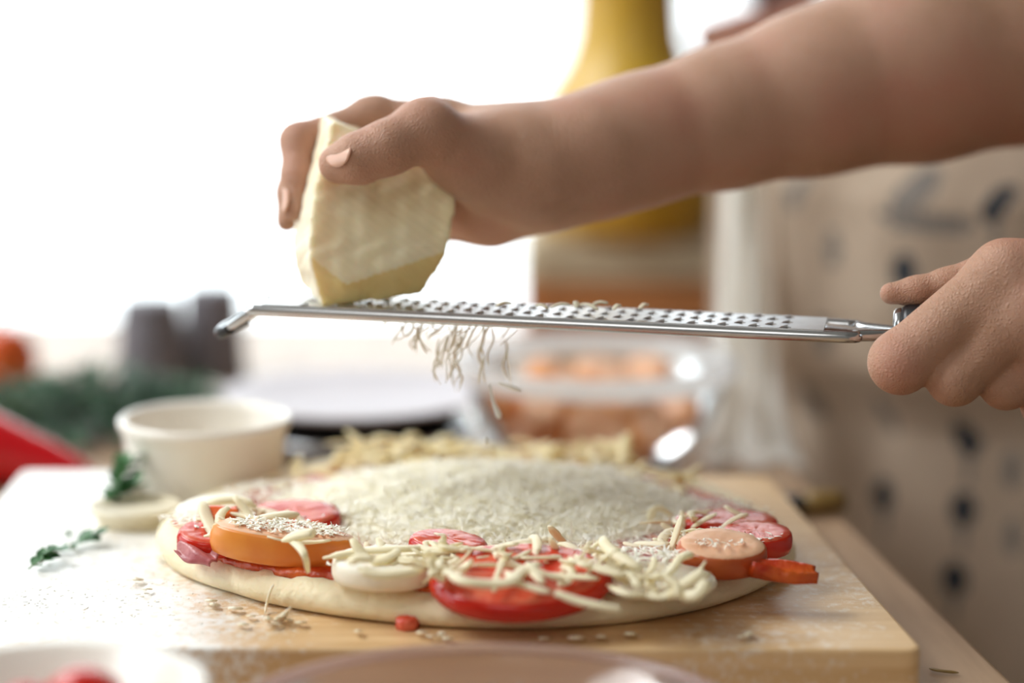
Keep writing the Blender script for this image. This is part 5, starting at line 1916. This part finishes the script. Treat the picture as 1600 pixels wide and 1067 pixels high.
fbc = np.array([-0.008, 0.655, TABLE_Z])
fb_ = empty('translucent_dish', fbc, 'pinkish translucent dish of ham slices in front of the board', 'dish')
V, F = lathe([(0, .0015), (.045, .0015), (.052, .004), (.064, .014), (.072, .022), (.0755, .0272)], 72)
mesh_obj('bowl_wall', V, F, M['pink_glass'], fb_)
V, F = lathe([(.0745, .0268), (.0765, .0265), (.0778, .0280), (.0772, .0296), (.0755, .0298), (.0742, .0284), (.0745, .0268)], 72)
mesh_obj('rim', V, F, M['pink_glass'], fb_)
for i, (dx, dy, dz, yw, lab) in enumerate(((-.030, .012, .017, .3, 'pale pink ham slice in the pinkish dish, left one'), (.014, .016, .017, -.4, 'pale pink ham slice in the pinkish dish, right one'), (-.006, -.006, .012, 1.1, 'pale pink ham slice at the bottom of the pinkish dish'))):
    o = ribbon_sheet(fbc + np.array([dx, dy, dz]), .028, .018, .0016, .0022, 4.0, i * 1.3, M['ham'], 'ham_slice', lab, 'ham slice', yaw=yw, tilt=(.12, 0), group='ham slices in the pinkish dish')

# ================================================================== SECOND PERSON IN THE BACKGROUND
p2 = empty('person', (0.52, 1.62, 0), 'person in a dark navy top standing behind the cook, fist raised', 'person')
O2 = np.array([0.52, 1.62, 0])
s = SDF((0.08, 1.30, 0.98), (0.70, 1.85, 1.50), 0.004)
d0 = 1.47
for k, (x, y, dd, rr_) in enumerate(((1108, 58, 0, 30), (1126, 54, .012, 32), (1136, 54, .024, 30), (1130, 74, -.008, 30))):
    s.cone(P(x, y, d0 + dd), P(x + 55, y - 8, d0 + dd + .004), rr_ * d0 / FPX, (rr_ + 4) * d0 / FPX, 0.004)
s.cone(P(1180, 56, d0 + .008), P(1270, 40, d0 + .02), 42 * d0 / FPX, 46 * d0 / FPX, 0.010)
s.cone(P(1110, 52, d0 - .004), P(1160, 34, d0 - .006), 14 * d0 / FPX, 17 * d0 / FPX, 0.003)
s.cone(P(1270, 40, d0 + .02), P(1700, -60, d0 + .10), 46 * d0 / FPX, 85 * d0 / FPX, 0.01)
Va, Qa = s.mesh()
s = SDF((0.25, 1.35, -0.01), (0.90, 1.95, 1.62), 0.012)
ax2 = [(1, 0, 0), (0, 1, 0), (0, 0, 1)]
s.ell((0.56, 1.66, 1.10), ax2, (.16, .11, .36), .05)
s.cone((0.44, 1.66, 1.38), (0.70, 1.66, 1.38), .06, .06, .05)
s.cone((0.57, 1.66, 1.40), (0.57, 1.65, 1.55), .055, .05, .03)
s.chain([(0.49, 1.66, .85), (.49, 1.65, .5), (.49, 1.68, .08)], [.09, .062, .045], .03)
s.chain([(0.64, 1.66, .85), (.64, 1.65, .5), (.64, 1.68, .08)], [.09, .062, .045], .03)
s.cone((.49, 1.70, .045), (.48, 1.54, .03), .04, .028, .02)
s.cone((.64, 1.70, .045), (.65, 1.54, .03), .04, .028, .02)
Vc, Qc = s.mesh()
quad_mesh('body', np.vstack([Va, Vc]) - O2, np.vstack([Qa, Qc + len(Va)]), M['skin2'], p2)
q = SDF((0.10, 1.25, 0.70), (0.95, 2.0, 1.52), 0.010)
q.ell((0.56, 1.66, 1.10), ax2, (.172, .122, .37), .05)
q.cone((0.44, 1.66, 1.37), (0.70, 1.66, 1.37), .07, .07, .05)
q.cone((0.42, 1.64, 1.36), P(1212, -46, d0 + .03), .062, 66 * d0 / FPX, .03)
v, f = q.mesh()
quad_mesh('shirt', v - O2, f, M['navy'], p2)
q = SDF((0.30, 1.40, 0.0), (0.85, 1.95, 1.05), 0.012)
q.ell((0.565, 1.66, .86), ax2, (.166, .118, .14), .05)
q.chain([(0.49, 1.66, .85), (.49, 1.65, .5), (.49, 1.68, .09)], [.10, .075, .064], .03)
q.chain([(0.64, 1.66, .85), (.64, 1.65, .5), (.64, 1.68, .09)], [.10, .075, .064], .03)
v, f = q.mesh()
quad_mesh('trousers', v - O2, f, M['trousers'], p2)
